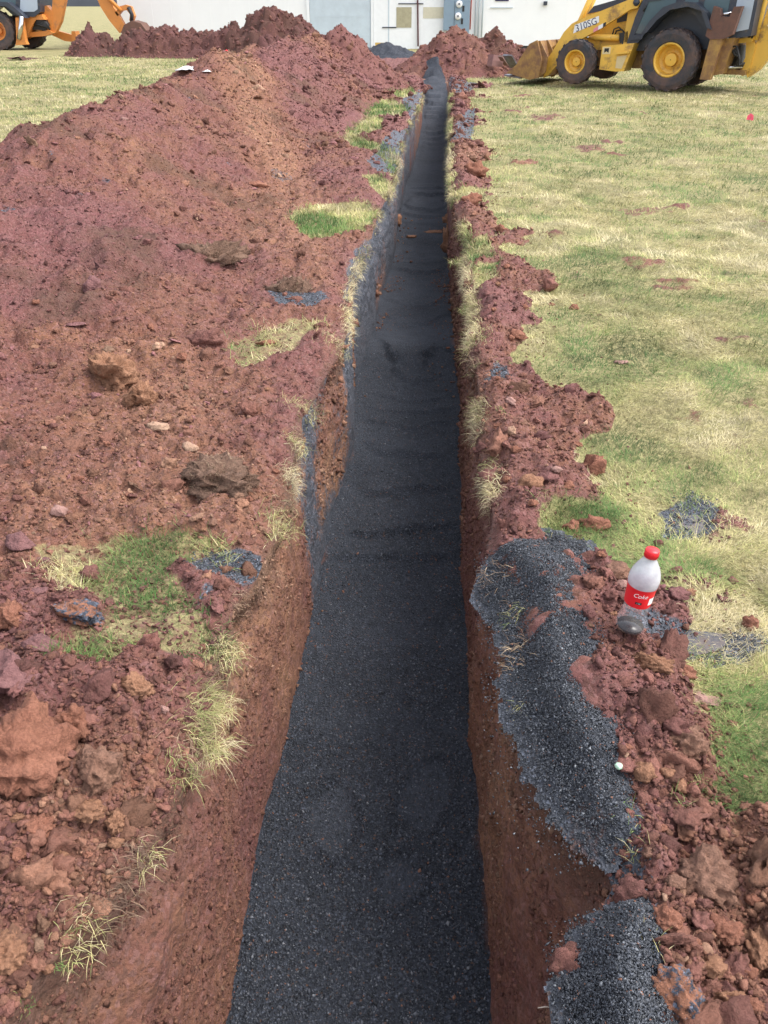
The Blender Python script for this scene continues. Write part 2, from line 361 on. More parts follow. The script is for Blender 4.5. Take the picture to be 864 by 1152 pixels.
def heapz(x, y):
    h = np.interp(y, HY, HH); cx = np.interp(y, HY, HCX); tx = np.interp(y, HY, HTX); lx = np.interp(y, HY, HLX)
    cx = cx+.18*fbm(y, y*0, .35, 2, 61); wob = .12*fbm(x, y, .9, 3, 62); tx = tx+wob; lx = lx+wob
    u = np.where(x > cx, (x-cx)/(tx-cx), (cx-x)/(cx-lx))
    uc = np.clip(u, 0, 1)
    p = np.where(u < 1, .62*(1-uc)+.38*(np.cos(np.pi*uc)+1)/2, 0)
    e = sst(0, .3, p*h+.0)
    z = np.where(u < 1, h*p*(1+.13*fbm(x, y, .55, 2, 63)), -(u-1)*.3)+np.minimum(h, 0)+e*(.19*fbm(x, y, 1.0, 4, 64)+.05*fbm(x, y, 4.0, 4, 68)-.05*sst(.25, .6, fbm(x*.8, y*1.2, 1.5, 3, 70)))
    near = sst(16, 5, y)
    z = z+sst(-.05, .06, z)*(lumps(x, y, .22, 65, .5)*.050+lumps(x, y, .08, 66, .8)*.026+lumps(x, y, .036, 67)*.014*near+fbm(x, y, 34, 3, 69)*.008)
    z = np.where((y < HY[0]-.4) | (y > 24), -1, z)
    return z+.035*fbm(x, y, .35, 2, 1)
def top(x, y): return np.maximum(topg(x, y), heapz(x, y))
def hit(px, py, tmax=40):
    d = ray(px, py); ts = np.geomspace(1.2, tmax, 900); P = np.array([0, 0, HC])+ts[:, None]*d
    z = top(P[:, 0], P[:, 1]); b = np.nonzero(P[:, 2] < z)[0]
    i = b[0] if len(b) else -1
    return np.array([P[i, 0], P[i, 1], z[i]])

# rows / columns
ys = [-6, -4.5, -3, -2, -1, -.3, .2, .5]; y = .7
while y < 46: ys.append(y); y += max(.0125, .0052*y)
while y < 900: ys.append(y); y *= 1.13
ys = np.array(ys)
def offs(a, n1, b, n2, c, n3):
    return np.concatenate([np.linspace(0, a, n1, endpoint=False), np.geomspace(a, b, n2, endpoint=False), np.geomspace(b, c, n3)])
oL = offs(1.25, 98, 8, 60, 700, 22)[::-1]; oR = offs(1.5, 108, 14, 75, 700, 20)
NW = 58; sW = np.linspace(0, 1, NW+2)[1:-1]; fF = np.linspace(0, 1, 6)
Yc = ys[:, None]; L_ = xrl(ys)[:, None]; R_ = xrr(ys)[:, None]; fl = xfl(ys)[:, None]; fr = xfr(ys)[:, None]; dp = tdepth(ys)[:, None]
zf = (ZF-.06)*dp
XL = L_-oL[None, :]; XR = R_+oR[None, :]
YL = np.broadcast_to(Yc, XL.shape); YR = np.broadcast_to(Yc, XR.shape)
ZL = topg(XL, YL); ZR = topg(XR, YR)
def attr_top(X, Y):
    s, g, t = masks(X, Y)
    d = np.minimum(np.abs(X-xrl(Y)), np.abs(X-xrr(Y)))
    o = sst(.05, .0, d)*.6
    return np.stack([s, g, t, o], -1)
AL = attr_top(XL, YL); AR = attr_top(XR, YR)
def wall(xr_, zr, xf_, side):
    s = sW[None, :]
    curve = s**1.35 if side < 0 else s**1.15
    x = xr_+(xf_-xr_)*curve; z = zr+(zf-zr)*s; Y = np.broadcast_to(Yc, x.shape)
    amp = np.sin(np.pi*s)**.5*dp*sst(30, 3, Y)
    n = .030*fbm(Y, z, 2.2, 4, 81+side)+.012*fbm(Y, z, 11, 3, 82+side)+.010*fbm(Y, z, 36, 2, 83)
    lm = lumps(Y, z, .09, 186+side, .6)*.018+lumps(Y, z, .045, 188+side, .6)*.008
    n = n*.8+.010*fbm(Y, z, 5, 3, 190+side)+.012*np.abs(fbm(Y+.25*z, z*.12, 13, 3, 194+side)); x = x-side*lm*sst(.75, .1, s+.25*fbm(Y, z, 2, 2, 191))*dp*sst(0, .05, s)
    under = .045*np.exp(-((s-.16)/.09)**2)*(.5+fbm(Y, z*0, 3, 2, 84+side))
    x = x+side*(n*amp+np.clip(under, 0, .06)*dp)
    A = np.zeros(x.shape+(4,)); A[..., 0] = 1
    A[..., 2] = (.64 if side > 0 else .70)+.5*fbm(Y, z, 1.5, 3, 85+side)-.15*sst(4, 12, Y)
    A[..., 3] = sst(.30, .08, s+.12*fbm(Y, z, 5, 3, 86))*.75
    if side < 0: gr = sst(2.5, 3.7, Y)*sst(22, 14, Y)*(.66+.62*fbm(Y*1.0, z*.4, 2.2, 4, 87)+.05*sst(.7, .2, s))+.25*sst(.75, 1, s)
    else: gr = sst(3.0, 5, Y)*(.30+.45*fbm(Y, z*.5, 1.7, 3, 88))+.2*sst(1.9, 1.3, Y)*fbm(Y, z, 3, 3, 89)
    A[..., 1] = np.clip(gr, 0, 1)
    return x, Y, z, A
soilfade = sst(40, 34, Yc)
xw, yw, zw, aw = wall(L_, ZL[:, -1:], fl, -1)
xv, yv, zv, av = wall(R_, ZR[:, :1], fr, 1)
XF = fl+(fr-fl)*fF[None, :]; YF = np.broadcast_to(Yc, XF.shape); ZFv = np.broadcast_to(zf, XF.shape); AF = np.ones(XF.shape+(4,))*np.array([1, 0, .6, 0])
rv = slice(None, None, -1)
X = np.hstack([XL, xw, XF, xv[:, rv], XR]); Y = np.hstack([YL, yw, YF, yv[:, rv], YR]); Z = np.hstack([ZL, zw, ZFv, zv[:, rv], ZR])
aw[..., 0] *= soilfade; av[..., 0] *= soilfade; AF[..., 0] *= soilfade
A = np.concatenate([AL, aw, AF, av[:, rv], AR], 1)
g = link('ground', mesh_np('ground', np.stack([X, Y, Z], -1).reshape(-1, 3), grid_faces(*X.shape), A.reshape(-1, 4)), MAT_GROUND, smooth=True)
tag(g, kind='structure')

# ------------------------------------------------------------------ black gravel bed in the trench
yb = []; y = -5.5
while y < 25.1: yb.append(y); y += .3 if y < .8 else max(.012, .0045*y)
yb = np.array(yb); s = np.linspace(0, 1, 60)
fe = sst(21.5, 24, yb); nar = .18*sst(23.3, 25.4, yb); x0 = xfl(yb)-.05+nar+fe*.16*fbm(yb, yb*0, 2.6, 4, 601); x1 = xfr(yb)+.05-nar*.8+fe*.16*fbm(yb, yb*0, 2.6, 4, 602)
XB = x0[:, None]+(x1-x0)[:, None]*s[None, :]; YB = np.broadcast_to(yb[:, None], XB.shape)
def bedz(x, y):
    cx = (xfl(y)+xfr(y))/2; w = (xfr(y)-xfl(y))/2; u = (x-cx)/w
    z = ZF*(1-sst(15.5, 23.8, y))+.05*sst(15.5, 23.8, y)+np.clip(y-24.2, 0, 9)*.45
    z = z+sst(22, 24.5, y)*(.16*fbm(x, y, 2.5, 3, 603)-.10*np.abs(u)**2)
    z = z+.028*fbm(x, y, 1.1, 2, 91)+.007*fbm(x, y, 14, 3, 92)
    ph = y/.52+.6*np.sin(y*1.3)+.35*np.sin(y*3.1+1)+.8*fbm(x, y, 1.5, 4, 93)-.35*u*u; fr_ = ph-np.floor(ph); saw = np.where(fr_ < .16, sst(0, .16, fr_), 1-((fr_-.16)/.84)**.8)
    z = z+saw*.036*(.5+1.1*vnoise(np.floor(ph)*7.7, 0*y, 92))*sst(2.4, 4.0, y)*sst(1.1, .45, np.abs(u)+.3*fbm(x, y, 2, 2, 99))*np.clip(.75+1.3*fbm(x, y, .9, 2, 94), .1, 1.5)
    z = z+.03*sst(.75, 1.1, np.abs(u))*(.4+fbm(x, y, 2.2, 2, 95))
    for (px, py, rx, ry, rot) in ((375,920,.085,.17,.25),(478,895,.085,.17,-.3),(447,985,.085,.12,-.5)):
        c = U(px, py, ZF); dx = x-c[0]; dy = y-c[1]; a = dx*np.cos(rot)+dy*np.sin(rot); b = -dx*np.sin(rot)+dy*np.cos(rot)
        q = np.sqrt((a/rx)**2+(b/ry)**2)
        q = q+.22*fbm(x, y, 9, 3, 604); z = z-.013*sst(1.08, .8, q)+.010*np.exp(-((q-1.15)/.14)**2)*(1+fbm(x, y, 8, 2, 605))
    return z
ZB = bedz(XB, YB)
AB = np.zeros(XB.shape+(4,)); AB[..., 0] = np.clip(.12+.25*sst(2.5, 6, YB)+.6*fbm(XB, YB*1.6, 1.6, 4, 96), 0, 1)
for (px, py, rx, ry, rot) in ((375,920,.085,.17,.25),(478,895,.085,.17,-.3),(447,985,.085,.12,-.5)):
    c = U(px, py, ZF); q = np.hypot((XB-c[0])/rx, (YB-c[1])/ry)+.55*fbm(XB, YB, 9, 3, 604); AB[..., 0] = np.clip(AB[..., 0]+.65*sst(1, .7, q), 0, 1)
u = np.abs(s*2-1)[None, :]
AB[..., 1] = np.clip(sst(.86, 1.0, u+.12*fbm(XB, YB, 6, 3, 97))*.6*(fbm(XB, YB, 3, 3, 98) > .1), 0, 1)
tag(link('gravel_bed', mesh_np('gravel_bed', np.stack([XB, YB, ZB], -1).reshape(-1, 3), grid_faces(*XB.shape), AB.reshape(-1, 4)), MAT_GRAVEL, smooth=True), 'black gravel bed lying along the bottom of the trench', 'gravel', kind='stuff')

# ------------------------------------------------------------------ heaps
def sheet(name, xs, yv_, fz, fa, mat, cut=-.03):
    X, Y = np.meshgrid(xs, yv_); Z, B = fz(X, Y)
    k = (Z-B) > cut
    kf = k[:-1, :-1] | k[1:, :-1] | k[:-1, 1:] | k[1:, 1:]
    V, Fc, A = compact(np.stack([X, Y, Z], -1).reshape(-1, 3), grid_faces(len(yv_), len(xs), kf), fa(X, Y).reshape(-1, 4))
    return link(name, mesh_np(name, V, Fc, A), mat, smooth=True)
yh = []; y = 1.9
while y < 24.2: yh.append(y); y += max(.0135, .0045*y)
def heap_attr(X, Y):
    s, g, t = masks(X, Y); A = np.zeros(X.shape+(4,)); A[..., 0] = 1; A[..., 1] = .5*(fbm(X, Y, 1.8, 3, 72) > .62); A[..., 2] = t
    A[..., 3] = np.clip(sst(.15, .5, fbm(X, Y, 1.5, 5, 71))*.75, 0, 1); return A
xs = np.concatenate([np.linspace(-5.4, -3.6, 70, endpoint=False), np.linspace(-3.6, -.5, 215)])
h = sheet('soil_heap', xs, np.array(yh), lambda X, Y: (heapz(X, Y), topg(X, Y)), heap_attr, MAT_HEAP)
tag(h, 'long purple red spoil heap running beside the left edge of the trench', 'soil heap')

MOUNDS = []
def mound(name, label, cx, cy, rx, ry, hgt, rot, seed, mat, tone, lump=.12, res=.05, grav=0.0):
    xs = np.arange(-rx*1.25, rx*1.25, res); ysl = np.arange(-ry*1.25, ry*1.25, res)
    def fz(X, Y):
        ca, sa = math.cos(rot), math.sin(rot); a = X*ca+Y*sa; b = -X*sa+Y*ca
        q = np.sqrt((a/rx)**2+(b/ry)**2)+.16*fbm(X, Y, 1.1/min(rx, ry), 3, seed)
        z = hgt*np.where(q < 1, .6*(1-q)+.4*(np.cos(np.pi*np.clip(q, 0, 1))+1)/2, -(q-1)*.7)
        e = sst(0, .2, z)
        return z+e*(lumps(X, Y, lump*3, seed+1, .7)*lump*.9+lumps(X, Y, lump*1.3, seed+2, .8)*lump*.7+.14*fbm(X, Y, 2.2, 4, seed+3))-.02, z*0-.03
    def fa(X, Y):
        A = np.zeros(X.shape+(4,)); A[..., 0] = .3; A[..., 1] = 0; A[..., 2] = tone+.35*fbm(X, Y, 1.2, 3, seed+4); A[..., 3] = .3*(fbm(X, Y, 2, 2, seed+6) > .3); return A
    MOUNDS.append((cx, cy, rx, ry, fz, tone, grav)); o = sheet(name, xs, ysl, fz, fa, mat, cut=-.02); o.location = (cx, cy, 0)
    return tag(o, label, 'gravel heap' if grav else 'soil heap')
c = UY(385, 60, 21.5); mound('soil_heap', 'pointed red soil heap left of the far end of the trench, before the pale door', c[0]-.1, 21.8, 1.9, 1.7, 1.22, .3, 101, MAT_HEAP, .35, .09)
c = UY(512, 60, 26); mound('soil_heap', 'rounded red soil heap below the grey electric meters', c[0], 26, 1.75, 1.6, 1.15, 0, 111, MAT_HEAP, .45, .10)
c = UY(556, 60, 26); mound('soil_heap', 'low brown soil heap with broken planks beside the loader bucket', c[0], 26.3, 1.7, 1.5, .95, 0, 121, MAT_DARKHEAP, .4, .12)
c = UY(438, 62, 34); mound('gravel_heap', 'small dark gravel heap in front of the white building base', c[0], 33, 1.5, 1.6, .48, 0, 131, MAT_GRAVEL, .4, .05, grav=.8)
# cross ridge of dark clods near the orange backhoe
RX = np.array([UY(p, 50, 34)[0] for p in (60, 78, 98, 112, 130, 150, 180, 215, 240, 262, 285, 305, 322, 345, 362, 385)])
RH = np.array([-.05, .15, .62, .40, .30, .62, .58, .62, .70, .70, .95, 1.42, 1.10, .95, .40, -.05])
def ridge(X, Y):
    h = np.interp(X, RX, RH); cy = 34.2-.10*(X-RX[8]); q = np.abs(Y-cy)/(1.3+.6*h)+.15*fbm(X, Y, 1, 3, 141)
    z = h*np.where(q < 1, .6*(1-q)+.4*(np.cos(np.pi*np.clip(q, 0, 1))+1)/2, -(q-1)*.7)
    e = sst(0, .2, z); return z+e*(lumps(X, Y, .6, 142, .7)*.36+lumps(X, Y, .28, 143, .8)*.20+.12*fbm(X, Y, 3, 3, 144))-.02, z*0-.03
def ridge_a(X, Y):
    A = np.zeros(X.shape+(4,)); A[..., 0] = 1; A[..., 2] = .3+.3*fbm(X, Y, 1, 3, 145); A[..., 3] = .5*(fbm(X, Y, 1.5, 3, 146) > .1); return A
tag(sheet('soil_heap', np.arange(RX[0]-.5, RX[-1]+.5, .06), np.arange(31, 38, .06), ridge, ridge_a, MAT_DARKHEAP), 'dark cloddy soil ridge crossing from the orange backhoe to the trench heap', 'soil heap')

# ------------------------------------------------------------------ gravel spilt over the right rim
def spill(label, poly, thick, seed):
    P_ = np.array(impoly(poly, .05)); lo = P_.min(0)-.04; hi = P_.max(0)+.04
    def fz(X, Y):
        d = pdist(P_, X, Y)+.022*fbm(X, Y, 14, 3, seed)+.016*fbm(X, Y, 45, 2, seed+8)
        xe = np.maximum(X, xrr(Y)+.0)
        base = topg(xe, Y, False)+.022; hang = np.clip(xrr(Y)-X, 0, 1)
        z = base+thick*np.where(d > 0, sst(-.03, .16, d), d*1.6)-.5*hang+fbm(X, Y, 18, 3, seed+1)*.006
        return z, np.where(d > -.02, z-1, z+1)
    def fa(X, Y):
        A = np.zeros(X.shape+(4,)); A[..., 0] = np.clip(.75+.4*fbm(X, Y, 3, 3, seed+2), 0, 1); A[..., 1] = .5*(fbm(X, Y, 5, 3, seed+3) > .62); return A
    o = sheet('gravel_spill', np.arange(lo[0], hi[0], .005), np.arange(lo[1], hi[1], .005), fz, fa, MAT_SPILL, cut=0)
    tag(o, label, 'gravel', kind='stuff'); return P_
SP1 = spill('black gravel spilt over the right rim of the trench beside the cola bottle', [(536,655),(548,630),(580,612),(625,600),(660,608),(664,640),(650,668),(658,720),(660,770),(680,830),(700,880),(702,930),(686,960),(655,935),(630,900),(605,855),(588,810),(572,780),(574,730),(560,690)], .030, 151)
SP2 = spill('black gravel spilt at the bottom right corner of the trench rim', [(634,1100),(660,1045),(700,1015),(730,1030),(742,1070),(735,1110),(752,1160),(760,1260),(640,1260),(632,1180)], .05, 161)

# ------------------------------------------------------------------ rocks and clods
def ico(sub):
    bm = bmesh.new(); bmesh.ops.create_icosphere(bm, subdivisions=sub, radius=1)
    V = np.array([v.co[:] for v in bm.verts]); Fc = np.array([[v.index for v in f.verts] for f in bm.faces]); bm.free(); return V, Fc
ICO = {k: ico(k) for k in (1, 2, 3, 4)}
def rock_shape(seed, sub, angular=.5, rough=.25, dents=8):
    r = np.random.default_rng(seed); V = ICO[sub][0].copy(); o = seed*3.7
    n = noise3(V[:, 0]*1.3+o, V[:, 1]*1.3, V[:, 2]*1.3, seed); V = V*(1+rough*n)[:, None]
    for k in range(dents):
        d = r.normal(size=3); d /= np.linalg.norm(d); t = r.uniform(.45, .85)
        q = np.maximum(V@d-t, 0); V = V-(q*angular)[:, None]*d
    if sub >= 3:
        for f, a in ((2.2, .30), (4.6, .22), (9, .13), (18, .06)):
            n = 1-2*np.abs(noise3(V[:, 0]*f+o, V[:, 1]*f, V[:, 2]*f, seed+int(f))); V = V*(1+a*n*(.25+rough*2.4))[:, None]
    V[:, 2] = np.where(V[:, 2] < 0, V[:, 2]*.6, V[:, 2])
    return V
def billow(V, seed, amp):
    o = seed*2.3; s_ = np.zeros(len(V))
    for f, a in ((2.0, .5), (4.2, .3), (9, .16)): s_ += a*(1-2*np.abs(noise3(V[:, 0]*f+o, V[:, 1]*f, V[:, 2]*f, seed+int(f*10))))
    return V*(1+amp*s_)[:, None]
LIB3 = [billow(rock_shape(900+i, 3, .7, .3, 8), i, .42) for i in range(12)]
LIB1 = [rock_shape(200+i, 1, .95, .45, 10) for i in range(16)]; LIB2 = [rock_shape(300+i, 2, .95, .45, 12) for i in range(14)]
def rotm(n):
    q = rng.normal(size=(n, 4)); q /= np.linalg.norm(q, axis=1)[:, None]; w, x, y, z = q.T
    return np.stack([1-2*(y*y+z*z), 2*(x*y-w*z), 2*(x*z+w*y), 2*(x*y+w*z), 1-2*(x*x+z*z), 2*(y*z-w*x), 2*(x*z-w*y), 2*(y*z+w*x), 1-2*(x*x+y*y)], -1).reshape(n, 3, 3)
def zrot(a):
    c, s = np.cos(a), np.sin(a); o = np.zeros_like(a); l = np.ones_like(a)
    return np.stack([c, -s, o, s, c, o, o, o, l], -1).reshape(-1, 3, 3)
def merge(lib, Fc, pos, scl, rot, A):
    """lib shapes instanced and merged; pos (n,3) scl (n,3) rot (n,3,3) A (n,4)"""
    n = len(pos); k = rng.integers(0, len(lib), n); B = np.stack(lib)[k]*scl[:, None, :]
    V = np.einsum('nij,nvj->nvi', rot, B)+pos[:, None, :]
    nv = B.shape[1]; FF = (Fc[None]+(np.arange(n)*nv)[:, None, None]).reshape(-1, 3)
    return V.reshape(-1, 3), FF, np.repeat(A, nv, 0)
def scatter_xy(n, xlo, xhi, y0, y1, power=1.0):
    y = np.exp(rng.uniform(np.log(y0), np.log(y1), n)); x = rng.uniform(xlo, xhi, n)*np.clip(y/2, 1, 99)**0
    return x, y
def crumbs(n, sub, smin, smax, pw, seed):
    # more of them close by, where they can be told apart
    y = np.exp(rng.uniform(np.log(.75), np.log(24), n)); lo = np.where(y < 3, -.25-.75*y, -.6*y-.2); lo = np.maximum(lo, -4.8); hi = np.interp(y, [0, 1, 3, 24], [1.0, 1.1, 1.6, 2.2])
    x = lo+(hi-lo)*rng.random(n)
    inside = (x > xrl(y)+.0) & (x < xrr(y)-.0)
    s, g, t = masks(x, y)
    keep = (~inside) & (rng.random(n) < s*(1-.75*g)+.012+.26*np.exp(-np.maximum(x-xsb(y), 0)/.14)*(x > 0)) & ((x < 0) | (x < xsb(y)+.5))
    keep &= ~((pdist(SP1, x, y) > 0) | (pdist(SP2, x, y) > 0))
    x, y, s, t = x[keep], y[keep], s[keep], t[keep]; n = len(x)
    size = smin*(rng.random(n)**(-1/pw)); size = np.minimum(size, smax); size = np.maximum(size, (.0011, .0016, .0028, .0034)[sub]*y)
    size = np.where(s < .5, np.minimum(size, .012), size); size = np.where((y > 2.3) & (x < 0), size*.8, size)
    z = top(x, y); hp = heapz(x, y) > topg(x, y)-.0
    flat = np.where(rng.random(n) < np.where(t < .5, .6, .2), rng.uniform(.25, .5, n), rng.uniform(.55, .95, n))
    scl = np.stack([size*rng.uniform(.8, 1.3, n), size*rng.uniform(.6, 1, n), size*flat], -1)
    rot = np.einsum('nij,njk->nik', zrot(rng.uniform(0, 6.28, n)), tiltm(rng.normal(0, .45, n), rng.normal(0, .45, n)))
    tone = np.clip(t+rng.normal(0, .13, n)+(rng.random(n) < .02)*.4, 0, 1)
    fl_ = (rng.random(n) < .10) & (y > 2.4) & (x < 0); tone = np.where(fl_, .0, tone); scl[fl_, 2] *= .4
    A = np.stack([np.where(fl_, 1.15, rng.random(n)), rng.random(n), tone, np.zeros(n)], -1)
    return np.stack([x, y, z+size*flat*.25], -1), scl, rot, A
def far_clods():
    P_, S_, T_ = [], [], []
    for cx, cy, rx, ry, fz, tone, gv in MOUNDS:
        if gv: continue
        n = 2600; a = rng.uniform(0, 6.283, n); q = np.sqrt(rng.random(n))*1.12; X = q*rx*np.cos(a); Y = q*ry*np.sin(a); Z = fz(X, Y)[0]
        P_.append(np.stack([X+cx, Y+cy, np.maximum(Z, 0)], -1)); S_.append(np.minimum(.018*(rng.random(n)**(-1/1.8)), .12)); T_.append(np.full(n, tone))
    n = 5200; X = rng.uniform(RX[0], RX[-1], n); Y = rng.uniform(32.3, 36, n); Z = ridge(X, Y)[0]; k = Z > .0
    P_.append(np.stack([X, Y, Z], -1)[k]); S_.append(np.minimum(.03*(rng.random(k.sum())**(-1/1.9)), .11)); T_.append(np.full(k.sum(), .3))
    P_ = np.vstack(P_); S_ = np.concatenate(S_); T_ = np.concatenate(T_); n = len(P_)
    A = np.stack([rng.random(n)*.7, rng.random(n), np.clip(T_+rng.normal(0, .15, n), 0, 1), 0*T_], -1)
    P_[:, 2] -= S_*.25
    return P_, np.stack([S_, S_*rng.uniform(.6, 1, n), S_*rng.uniform(.5, .9, n)], -1), rotm(n), A
def tiltm(a, b):
    c, s = np.cos(a), np.sin(a); o = np.zeros_like(a); l = np.ones_like(a)
    X = np.stack([l, o, o, o, c, -s, o, s, c], -1).reshape(-1, 3, 3); c, s = np.cos(b), np.sin(b)
    Y = np.stack([c, o, s, o, l, o, -s, o, c], -1).reshape(-1, 3, 3); return np.einsum('nij,njk->nik', X, Y)
OCT = np.array([[1, 0, 0], [-1, 0, 0], [0, 1, 0], [0, -1, 0], [0, 0, 1], [0, 0, -1]], float); F0 = np.array([[0, 2, 4], [2, 1, 4], [1, 3, 4], [3, 0, 4], [2, 0, 5], [1, 2, 5], [3, 1, 5], [0, 3, 5]])
LIB0 = [OCT*(1+.35*rng.normal(size=(6, 1)))+.15*rng.normal(size=(6, 3)) for _ in range(14)]
p, sc_, ro, A = crumbs(150000, 0, .0036, .012, 2.4, 0); V0, F0_, A0 = merge(LIB0, F0, p, sc_, ro, A)
p, sc_, ro, A = crumbs(34000, 1, .0062, .018, 2.6, 1); V1, F1, A1 = merge(LIB1, ICO[1][1], p, sc_, ro, A)
p, sc_, ro, A = crumbs(9000, 2, .009, .019, 3.0, 2); V2, F2, A2 = merge(LIB2, ICO[2][1], p, sc_, ro, A)
p, sc_, ro, A = crumbs(2600, 3, .014, .045, 2.8, 3); p[:, 2] -= sc_[:, 2]*.25; V3, F3, A3 = merge(LIB3, ICO[3][1], p, sc_, ro, A)
tag(link('soil_crumbs', mesh_np('clay_lumps', V3, F3, A3), MAT_CLOD, smooth=True), 'crumbly red clay lumps half sunk in the loose soil on both sides of the trench', 'soil crumbs', kind='stuff')
o = link('soil_crumbs', mesh_np('soil_crumbs', np.vstack([V0, V1, V2]), np.vstack([F0_, F1+len(V0), F2+len(V0)+len(V1)]), np.vstack([A0, A1, A2])), MAT_CLOD)
tag(o, 'red and purple crumbs and chips of soil strewn over the heap and both trench rims', 'soil crumbs', kind='stuff')

wp = []
for (xx_, yy_, zz_, aa_, sd) in ((xw, yw, zw, aw, -1), (xv, yv, zv, av, 1)):
    n = 17000; yy = np.exp(rng.uniform(np.log(.9), np.log(9), n)); i = np.searchsorted(ys, yy).clip(1, len(ys)-2); j = rng.integers(0, NW, n)
    f = rng.random(n); k = (fbm(yy, zz_[i, j]*2, 3, 3, 501+sd) > -.25); i, j, f = i[k], j[k], f[k]
    q = np.stack([xx_[i, j]*(1-f)+xx_[i-1, j]*f, yy_[i, j]*(1-f)+yy_[i-1, j]*f, zz_[i, j]*(1-f)+zz_[i-1, j]*f+rng.normal(0, .006, len(i))], -1)
    wp.append((q, aa_[i, j, 2], aa_[i, j, 1]))
q = np.vstack([a for a, b, c_ in wp]); t = np.concatenate([b for a, b, c_ in wp]); gq = np.concatenate([c_ for a, b, c_ in wp]); k = gq < .5; q, t = q[k], t[k]; n = len(q)
sz = np.minimum(.0026*(rng.random(n)**(-1/2.2)), .012)*np.clip(q[:, 1]/2.5, 1, 3)
A = np.stack([rng.random(n)*.8, rng.random(n), np.clip(t+rng.normal(0, .12, n), 0, 1), 0*t], -1)
Vw, Fw, Aw = merge(LIB0, F0, q, np.stack([sz*.8, sz*1.2, sz], -1), rotm(n), A)
tag(link('soil_crumbs', mesh_np('wall_crumbs', Vw, Fw, Aw), MAT_CLOD), 'small crumbs of earth sticking to the cut walls of the trench', 'soil crumbs', kind='stuff')
n = 1500; y = np.where(rng.random(n) < .4, rng.normal(8.3, .8, n), np.exp(rng.uniform(np.log(1.2), np.log(12), n))); e = np.abs(rng.normal(0, .10, n))+.012; sd = rng.random(n) < .5; x = np.where(sd, xfl(y)+e, xfr(y)-e)
k = (fbm(y, y*0+sd*7, 1.6, 3, 611) > -.05) & (x > xfl(y)) & (x < xfr(y)); x, y = x[k], y[k]; n = len(x); sz = np.minimum(.0026*(rng.random(n)**(-1/2.0)), .012)*np.clip(y/4, 1, 2)
A = np.stack([rng.random(n)*.8, rng.random(n), rng.uniform(.45, .95, n), 0*x], -1)
Vb, Fb, Ab = merge(LIB1, ICO[1][1], np.stack([x, y, bedz(x, y)+sz*.2], -1), np.stack([sz, sz*.8, sz*.6], -1), rotm(n), A)
tag(link('soil_crumbs', mesh_np('fallen_crumbs', Vb, Fb, Ab), MAT_CLOD), 'red crumbs fallen from the walls onto the black gravel floor', 'soil crumbs', kind='stuff')
p, sc_, ro, A = far_clods(); Vf, Ff, Af = merge(LIB1, ICO[1][1], p, sc_, ro, A)
tag(link('soil_crumbs', mesh_np('far_crumbs', Vf, Ff, Af), MAT_CLOD), 'dark clods and crumbs lying over the far soil heaps before the building', 'soil crumbs', kind='stuff')
# loose grains of gravel on the spills and in the near part of the bed
def grains(poly, n, topf, zoff=0):
    P_ = np.array(poly); lo, hi = P_.min(0), P_.max(0); x = rng.uniform(lo[0], hi[0], n); y = rng.uniform(lo[1], hi[1], n)
    k = pdist(P_, x, y)+.022*rng.standard_t(2.2, size=n) > 0; return x[k], y[k]
def add_grains(x, y, z, smin, smax):
    n = len(x); sz = rng.uniform(smin, smax, n)*(1+.8*(rng.random(n) > .93)); A = np.stack([rng.random(n), (rng.random(n) > .985)*1.0, x*0, x*0], -1)
    scl = np.stack([sz, sz*rng.uniform(.6, 1, n), sz*rng.uniform(.4, .8, n)], -1); return merge([v for v in LIB0], F0, np.stack([x, y, z], -1), scl, rotm(n), A)
OCT = np.array([[1, 0, 0], [-1, 0, 0], [0, 1, 0], [0, -1, 0], [0, 0, 1], [0, 0, -1]], float); F0 = np.array([[0, 2, 4], [2, 1, 4], [1, 3, 4], [3, 0, 4], [2, 0, 5], [1, 2, 5], [3, 1, 5], [0, 3, 5]])
LIB0 = [OCT*(1+.35*rng.normal(size=(6, 1)))+.15*rng.normal(size=(6, 3)) for _ in range(14)]
def zspill(P_, thick, seed):
    def f(x, y):
        d = pdist(P_, x, y)+.02*fbm(x, y, 14, 3, seed); xe = np.maximum(x, xrr(y))
        return topg(xe, y, False)+.022+thick*np.where(d > 0, sst(-.03, .10, d), 0)-.5*np.clip(xrr(y)-x, 0, 1)+fbm(x, y, 18, 3, seed+1)*.006
    return f
gl = []
x, y = grains(SP1, 60000, None); gl.append(add_grains(x, y, zspill(SP1, .030, 151)(x, y)+.001, .0015, .0034))
x, y = grains(SP2, 22000, None); gl.append(add_grains(x, y, zspill(SP2, .05, 161)(x, y)+.001, .0015, .0034))
def stack(parts):
    Vs, Fs, As = [], [], []; o = 0
    for V, Fc, A in parts: Vs.append(V); Fs.append(Fc+o); As.append(A); o += len(V)
    return np.vstack(Vs), np.vstack(Fs), np.vstack(As)
V, Fc, A = stack(gl); tag(link('gravel_grains', mesh_np('gravel_grains', V, Fc, A), MAT_GRAIN), 'loose black stone chips on the gravel spilt over the right rim', 'gravel', kind='stuff')
n = 42000; y = np.exp(rng.uniform(np.log(1.2), np.log(7), n)); x = xfl(y)+(xfr(y)-xfl(y))*rng.random(n)
V, Fc, A = add_grains(x, y, bedz(x, y)+.0005, .0024, .0048); tag(link('gravel_grains', mesh_np('bed_grains', V, Fc, A), MAT_GRAIN), 'loose black stone chips on the near half of the trench floor', 'gravel', kind='stuff')
gl = []
for p in GRV[:9]:
    x, y = grains(p, 1800, None); k = ~((x > xrl(y)) & (x < xrr(y))); x, y = x[k], y[k]; gl.append(add_grains(x, y, top(x, y)+.001, .002, .0042))
